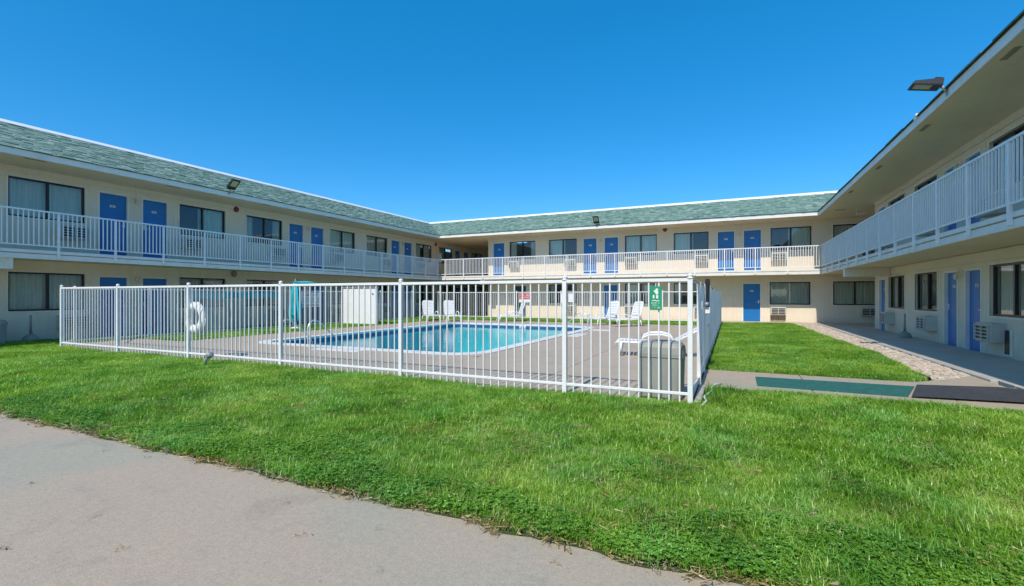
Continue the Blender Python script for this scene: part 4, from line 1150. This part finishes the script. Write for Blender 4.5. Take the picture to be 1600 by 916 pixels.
# ------------------------------------------------------------------ signs on the fence
def strokes(mb, x0, x1, z0, z1, y, rows, seed, th=.003, gap=.45):
    """rows of illegible strokes like small lettering"""
    rnd = random.Random(seed); rh = (z1 - z0) / rows
    for r_ in range(rows):
        x = x0 + rnd.uniform(0, .02)
        zb_ = z0 + r_ * rh + rh * .18; zt = z0 + (r_ + 1) * rh - rh * .18; wd = (zt - zb_) * .62
        while x + wd < x1:
            if rnd.random() < .87:
                t_ = wd * .26; mb.box(x, y - th, zb_, x + t_, y, zt)
                if rnd.random() < .7: mb.box(x + t_, y - th, zt - t_, x + wd, y, zt)
                if rnd.random() < .5: mb.box(x + t_, y - th, zb_, x + wd * .9, y, zb_ + t_)
                if rnd.random() < .6: mb.box(x + wd - t_, y - th, zb_ + t_, x + wd, y, zt - t_)
            x += wd * (1 + gap)
gs = empty('pool_rules_sign', (-.815, PY0 - .03, 1.10), 'green pool sign with white figures cable-tied near the right corner post', 'sign')
lpart('panel', MB().bbox(-.075, -.004, .03, .075, .004, .335, .003), 'green_sign', gs)
mb = MB()
mb.lathe([(.001, 0), (.018, .001), (.018, .002)], n=12)      # head
mb.xform(Matrix.Translation((.012, -.0045, .292)) @ Matrix.Rotation(R(90), 4, 'X'))
mb.poly([(-.032, -.007, .278), (.0, -.007, .29), (.03, -.007, .272), (.03, -.007, .235), (.012, -.007, .225), (-.008, -.007, .25)])
mb.poly([(-.038, -.0072, .222), (-.02, -.0072, .228), (-.016, -.0072, .182), (-.038, -.0072, .182)]); mb.poly([(.0, -.0072, .222), (.03, -.0072, .222), (.03, -.0072, .178), (.006, -.0072, .178)])
mb.poly([(-.05, -.0072, .155), (-.02, -.0072, .163), (.01, -.0072, .152), (.045, -.0072, .158), (.045, -.0072, .147), (.01, -.0072, .141), (-.02, -.0072, .152), (-.05, -.0072, .146)])
lpart('figures', mb, 'white', gs)
mb = MB(); strokes(mb, -.06, .06, .045, .135, -.0045, 3, 5); lpart('print', mb, 'white', gs)
lpart('cable_tie', MB().box(-.004, -.005, .335, .004, .0, .375), 'white', gs)
wsn = empty('warning_sign', (-15.94, 14.4, .82), 'pinkish white sign with red lettering on the left run of the pool fence', 'sign', None, math.pi / 2)
lpart('panel', MB().bbox(-.52, -.01, 0, .52, 0, .62, .004), 'plastic_white', wsn)
mb = MB(); strokes(mb, -.46, .46, .44, .58, -.0105, 1, 8); strokes(mb, -.46, .46, .03, .14, -.0105, 1, 9); lpart('red_print', mb, 'redprint', wsn)
mb = MB(); strokes(mb, -.46, .46, .17, .40, -.0105, 3, 12); lpart('grey_print', mb, 'greyprint', wsn)
rs_ = empty('red_notice', (-10.30, PY1 - .03, .93), 'red and white notice board on the rear pool fence', 'sign')
lpart('panel', MB().bbox(-.36, -.01, 0, .36, 0, .50, .004), 'white', rs_)
lpart('red_band', MB().box(-.35, -.014, .17, .35, -.0105, .49), 'redprint', rs_)
mb = MB(); strokes(mb, -.32, .32, .20, .46, -.0145, 2, 15); lpart('print', mb, 'white', rs_)
wn_ = empty('white_notice', (-7.85, PY1 - .03, .90), 'pale blank notice board on the rear pool fence behind the centre post', 'sign')
lpart('panel', MB().bbox(-.38, -.01, 0, -.02, 0, .52, .004).bbox(.05, -.01, .05, .38, 0, .52, .004), 'white', wn_)

# ------------------------------------------------------------------ life ring
lr = empty('life_ring', (-9.80, PY0 + .07, .86), 'white life ring with rope hanging on the front fence beside the third post', 'life ring')
mb = MB(); nR = 36
for i in range(nR):
    a = 2 * math.pi * i / nR
pts = [(.235 * math.cos(2 * math.pi * i / nR), 0, .235 * math.sin(2 * math.pi * i / nR)) for i in range(nR + 1)]
i0 = 0; mb = MB(); 
for i in range(nR):
    a = 2 * math.pi * i / nR
    for j in range(12):
        b = 2 * math.pi * j / 12; r_ = .235 + .080 * math.cos(b); mb.v.append((r_ * math.cos(a), 0.058 * math.sin(b), r_ * math.sin(a)))
for i in range(nR):
    for j in range(12): mb.f.append((i * 12 + j, i * 12 + (j + 1) % 12, ((i + 1) % nR) * 12 + (j + 1) % 12, ((i + 1) % nR) * 12 + j))
lpart('ring', mb, 'plastic_white', lr, True)
for k in range(4):
    a0 = R(45 + 90 * k); mb = MB(); i0 = 0
    for i in range(5):
        a = a0 + (i - 2) * .05
        for j in range(12):
            b = 2 * math.pi * j / 12; r_ = .235 + .084 * math.cos(b); mb.v.append((r_ * math.cos(a), 0.062 * math.sin(b), r_ * math.sin(a)))
    for i in range(4):
        for j in range(12): mb.f.append((i * 12 + j, i * 12 + (j + 1) % 12, (i + 1) * 12 + (j + 1) % 12, (i + 1) * 12 + j))
    lpart('band', mb, 'coping', lr, True)
rp = []
for i in range(41):
    a = 2 * math.pi * i / 40; s_ = .018 * math.sin(4 * a + math.pi) ; rp.append(((.305 + s_ + .02 * math.sin(4 * a) ** 2) * math.cos(a), .0, (.305 + .02 * math.sin(4 * a) ** 2) * math.sin(a)))
lpart('rope', MB().tube(rp, .008, 6), 'coping', lr, True)
rp = [(.10 + .03 * math.sin(i * .9), .03 + .01 * math.cos(i * 1.3), -.25 - i * .055) for i in range(10)]
lpart('hanging_rope', MB().tube(rp, .012, 6), 'galv', lr, True)

# ------------------------------------------------------------------ sprinkler-like ground spotlight in the lawn
sp = empty('ground_spotlight', (-8.62, 5.42, 0), 'small dark spotlight on a slanted stake in the lawn before the fence', 'spotlight')
lpart('stake', MB().tube([(-.02, 0, -.02), (.03, .0, .10), (.075, 0, .20)], [.016, .014, .016], 8).tube([(.0, -.03, -.01), (.05, -.03, .17)], .007, 6), 'galv', sp, True)
mb = MB(); mb.lathe([(.028, 0), (.05, .03), (.055, .11), (.048, .12)], n=14); mb.xform(Matrix.Translation((.075, 0, .19)) @ Matrix.Rotation(R(55), 4, 'Y') @ Matrix.Rotation(R(0), 4, 'X'))
lpart('head', mb, 'galv', sp, True)
lpart('bracket', MB().tube([(.06, -.05, .18), (.075, -.06, .22), (.11, -.055, .25)], .006, 6), 'galv', sp, True)

# ------------------------------------------------------------------ trash bin near the right corner post
bn = empty('trash_bin', (-.80, 6.28, .02), 'grey rounded trash bin just behind the fence at its right front corner', 'bin')
def rrect(hx, hy, r_, z, n_=5):
    p = []
    for cx_, cy_, a0 in ((hx - r_, -hy + r_, -90), (hx - r_, hy - r_, 0), (-hx + r_, hy - r_, 90), (-hx + r_, -hy + r_, 180)):
        for k in range(n_ + 1): a = R(a0 + 90 * k / n_); p.append((cx_ + r_ * math.cos(a), cy_ + r_ * math.sin(a), z))
    return p
def loft(rings):
    mb = MB(); n_ = len(rings[0])
    for r_ in rings: mb.v += r_
    for k in range(len(rings) - 1):
        for j in range(n_): a = k * n_ + j; b = k * n_ + (j + 1) % n_; mb.f.append((a, b, b + n_, a + n_))
    mb.f.append(tuple(range(n_ - 1, -1, -1))); mb.f.append(tuple((len(rings) - 1) * n_ + j for j in range(n_))); return mb
lpart('body', loft([rrect(.24, .21, .07, 0), rrect(.255, .225, .08, .02), rrect(.27, .24, .08, .53)]), 'grey_bin', bn)
lpart('lid', loft([rrect(.275, .245, .08, .535), rrect(.278, .248, .08, .56), rrect(.27, .24, .09, .64), rrect(.235, .205, .09, .69), rrect(.17, .15, .08, .705)]), 'grey_bin', bn)
lpart('rim', loft([rrect(.281, .251, .08, .522), rrect(.281, .251, .08, .538)]), 'grey_bin', bn)
thing_mesh('fallen_tarp', mat_sheet([(-1.02, 6.0), (-.72, 6.0), (-.66, 6.1), (-.9, 6.16)], .021, .05), 'door_dark', 'small dark scrap of tarp on the deck in front of the grey bin', 'tarp')
# white hose by the corner
thing_mesh('garden_hose', MB().tube([(-.40, 5.78, .03), (-.30, 5.82, .045), (-.26, 6.0, .06), (-.30, 6.3, .05), (-.22, 6.7, .06), (-.24, 7.0, .05), (-.2, 7.25, .05), (-.12, 7.4, .04)], .012, 8), 'plastic_white', 'pale hose lying in the grass along the right fence corner', 'hose', smooth=True)
part('deck_edge', MB().bbox(PX1 + .02, 6.0, -.03, PX1 + .10, 7.15, .05, .01), 'curb', deck_root)

# ------------------------------------------------------------------ lounge chairs
def make_lounger(back_deg, label):
    o = empty('pool_lounger', (0, 0, 0), label, 'lounge chair', 'white resin pool lounge chairs')
    # local: foot towards -y, seat length 1.15, back hinges at y=.35 rising towards +y
    hz = .30
    for sx in (-1, 1):
        lpart('side_rail', MB().tube([(sx * .29, -.85, hz - .03), (sx * .29, -.80, hz + .01), (sx * .29, -.4, hz), (sx * .29, .0, hz - .01), (sx * .29, .45, hz)], .024, 8), 'plastic_white', o, True)
        lpart('armrest', MB().tube([(sx * .32, -.32, hz), (sx * .335, -.27, hz + .12), (sx * .335, -.15, hz + .17), (sx * .335, .1, hz + .18), (sx * .33, .26, hz + .14), (sx * .32, .36, hz)], [.02, .02, .024, .024, .022, .02], 8), 'plastic_white', o, True)
        for yy, dy in ((-.72, -.05), (.36, .07)):
            lpart('leg', MB().tube([(sx * .29, yy, hz), (sx * .30, yy + dy * .5, .15), (sx * .305, yy + dy, 0)], [.028, .024, .02], 8), 'plastic_white', o, True)
    n_ = 15
    for k in range(n_):
        y = -.82 + k * .078; lpart('slat', MB().bbox(-.28, y - .028, hz + .008 + (.0 if k else -.03), .28, y + .028, hz + .024 + (.0 if k else -.03), .005), 'plastic_white', o)
    a = R(back_deg); cy, sy = math.cos(a), math.sin(a)
    T = Matrix.Translation((0, .34, hz + .015)) @ Matrix.Rotation(a, 4, 'X')
    mb = MB()
    for sx in (-1, 1): mb.tube([(sx * .27, 0, 0), (sx * .275, .35, .0), (sx * .26, .68, .0), (sx * .22, .74, .0)], .02, 8)
    mb.tube([(-.22, .74, 0), (0, .755, 0), (.22, .74, 0)], .02, 8)
    bk = lpart('backrest', mb.xform(T), 'plastic_white', o, True)
    for k in range(9): lpart('back_slat', MB().bbox(-.25, .03 + k * .079, -.006, .25, .095 + k * .079, .012, .004).xform(T), 'plastic_white', bk)
    lpart('prop', MB().tube([(-.2, .34 + .35 * cy, hz + .35 * sy), (-.2, .40 + .05 + .2 * cy, hz - .02)], .012, 6).tube([(.2, .34 + .35 * cy, hz + .35 * sy), (.2, .45 + .2 * cy, hz - .02)], .012, 6), 'plastic_white', o, True)
    return o
lg = make_lounger(72, 'upright white lounge chair at the far left of the pool deck')
def place_l(src_o, x, y, rz, label, first=False):
    c = src_o if first else copy_tree(src_o); c.location = (x, y, .02); c.rotation_euler = (0, 0, rz); c['label'] = label; return c
place_l(lg, -13.75, 19.9, R(48), 'upright white lounge chair farthest left behind the pool', True)
place_l(lg, -12.7, 20.2, R(44), 'upright white lounge chair second from the left behind the pool')
place_l(lg, -9.75, 21.2, R(-50), 'white lounge chair behind the middle of the pool, below the red notice')
place_l(lg, -5.0, 20.6, R(-32), 'white lounge chair left of the blue ground floor door, seen through the fence')
place_l(lg, -3.85, 19.9, R(-38), 'broad white lounge chair right of the blue door, near the rear fence')
l2 = make_lounger(30, 'white lounge chair lying flat with its back slightly raised, behind the grey bin')
place_l(l2, -1.42, 10.4, R(-82), 'white lounge chair lying nearly flat behind the grey trash bin', True)

# low table with dark things behind (grill like side table)
tb = empty('side_table', (-6.1, 21.2, .02), 'small white slatted side table between the middle loungers', 'table')
lpart('table_top', MB().lathe([(.26, .40), (.28, .41), (.28, .43), (.26, .44)], n=20), 'plastic_white', tb)
for k in range(4): a = R(45 + 90 * k); lpart('leg', MB().tube([(.2 * math.cos(a), .2 * math.sin(a), .40), (.24 * math.cos(a), .24 * math.sin(a), 0)], .018, 6), 'plastic_white', tb)

# ------------------------------------------------------------------ white storage cabinet by the left fence
cb = empty('storage_cabinet', (-14.98, 16.35, .02), 'tall white storage cabinet by the left run of the pool fence', 'cabinet')
lpart('carcass', MB().bbox(-.93, -.14, 0, .93, .02, 1.60, .008), 'white', cb)
for k in range(3):
    dd = lpart('door_panel', MB().bbox(-.92 + k * .614, -.162, .02, -.92 + k * .614 + .606, -.143, 1.58, .005), 'plastic_white', cb)
lpart('lid', MB().bbox(-.96, -.18, 1.605, .96, .05, 1.68, .012), 'galv', cb)
lpart('knob', MB().tube([(.80, -.163, 1.36), (.80, -.20, 1.36)], .03, 10), 'black', cb, True)

# ------------------------------------------------------------------ turquoise umbrella and banner
um = empty('patio_umbrella', (-15.25, 13.05, .0), 'closed turquoise patio umbrella standing by the left pool fence', 'umbrella')
mb = MB(); rnd = random.Random(5); nU = 22
prof = [(.03, 1.86), (.10, 1.78), (.16, 1.5), (.19, 1.1), (.24, .75), (.22, .45), (.12, .40)]
i0 = 0
for r_, z in prof:
    for j in range(nU):
        a = 2 * math.pi * j / nU; k = 1 + .33 * math.cos(a * 8 + z * 2) * (1 if z < 1.8 else .2); mb.v.append((r_ * .72 * k * math.cos(a) * 1.25, r_ * .72 * k * math.sin(a), z + (.12 * math.sin(a * 3) if z < .8 else 0)))
for k in range(len(prof) - 1):
    for j in range(nU): a = k * nU + j; b = k * nU + (j + 1) % nU; mb.f.append((a, b, b + nU, a + nU))
mb.f.append(tuple(range(nU - 1, -1, -1)))
lpart('canopy', mb, 'teal', um)
lpart('flap', MB().poly([(-.1, -.1, 1.80), (.30, .25, 1.84), (.62, .45, 1.80), (.50, .5, 1.72), (.15, .2, 1.74)]).poly([(-.1, -.1, 1.83), (.30, .25, 1.87), (.62, .45, 1.81), (.3, .0, 1.80)]), 'teal', um)
lpart('pole', MB().tube([(0, 0, .02), (0, 0, 1.95)], .019, 8), 'galv', um, True)
lpart('base', MB().lathe([(.24, .0), (.24, .05), (.16, .08), (.04, .10), (.03, .25)], n=20), 'plastic_white', um, True)
mb = MB(); nB = 40
bp = [(PX0 - .045 + .012 * math.sin(k * .9), 9.5 + 3.5 * k / nB) for k in range(nB + 1)]
for k in range(nB):
    a, b = bp[k], bp[k + 1]; za = 1.20 + .02 * math.sin(k * .4); zb_ = 1.20 + .02 * math.sin((k + 1) * .4); mb.quad((a[0], a[1], za), (b[0], b[1], zb_), (b[0], b[1], 1.42), (a[0], a[1], 1.42)); mb.quad((a[0] + .006, a[1], 1.42), (b[0] + .006, b[1], 1.42), (b[0] + .006, b[1], zb_), (a[0] + .006, a[1], za))
bnr = thing_mesh('fence_banner', mb, 'teal', 'long turquoise cloth strip tied along the top of the left pool fence', 'banner')

# ------------------------------------------------------------------ ash stands and left bin
def ash_stand(x, y, label):
    o = empty('ash_stand', (x, y, .03), label, 'ash stand', 'grey smoking outposts by the walls')
    lpart('base', MB().lathe([(.15, 0), (.165, .03), (.16, .10), (.12, .16), (.05, .20), (.035, .22)], n=20), 'grey_bin', o, True)
    lpart('tube', MB().lathe([(.032, .22), (.024, .5), (.022, .68), (.03, .70), (.012, .74)], n=14), 'grey_bin', o, True)
ash_stand(4.72, 17.75, 'grey long-necked ash stand on the right walkway between two windows')
ash_stand(-17.5, 6.25, 'grey long-necked ash stand by the left wing wall beside the bin')
tb2 = empty('wall_bin', (-17.42, 5.40, .03), 'square grey waste bin with lid at the left picture edge below the window', 'bin')
lpart('body', loft([rrect(.25, .25, .04, 0), rrect(.27, .27, .04, .50)]), 'grey_bin', tb2)
lpart('lid', loft([rrect(.29, .29, .05, .505), rrect(.29, .29, .05, .56), rrect(.25, .25, .05, .64)]), 'grey_bin', tb2)

for o in col.objects:
    if o.name.split('.')[0] in ('print', 'red_print', 'grey_print', 'room_number'): o['kind'] = 'stuff'

gs.scale = (.93, .93, .93)
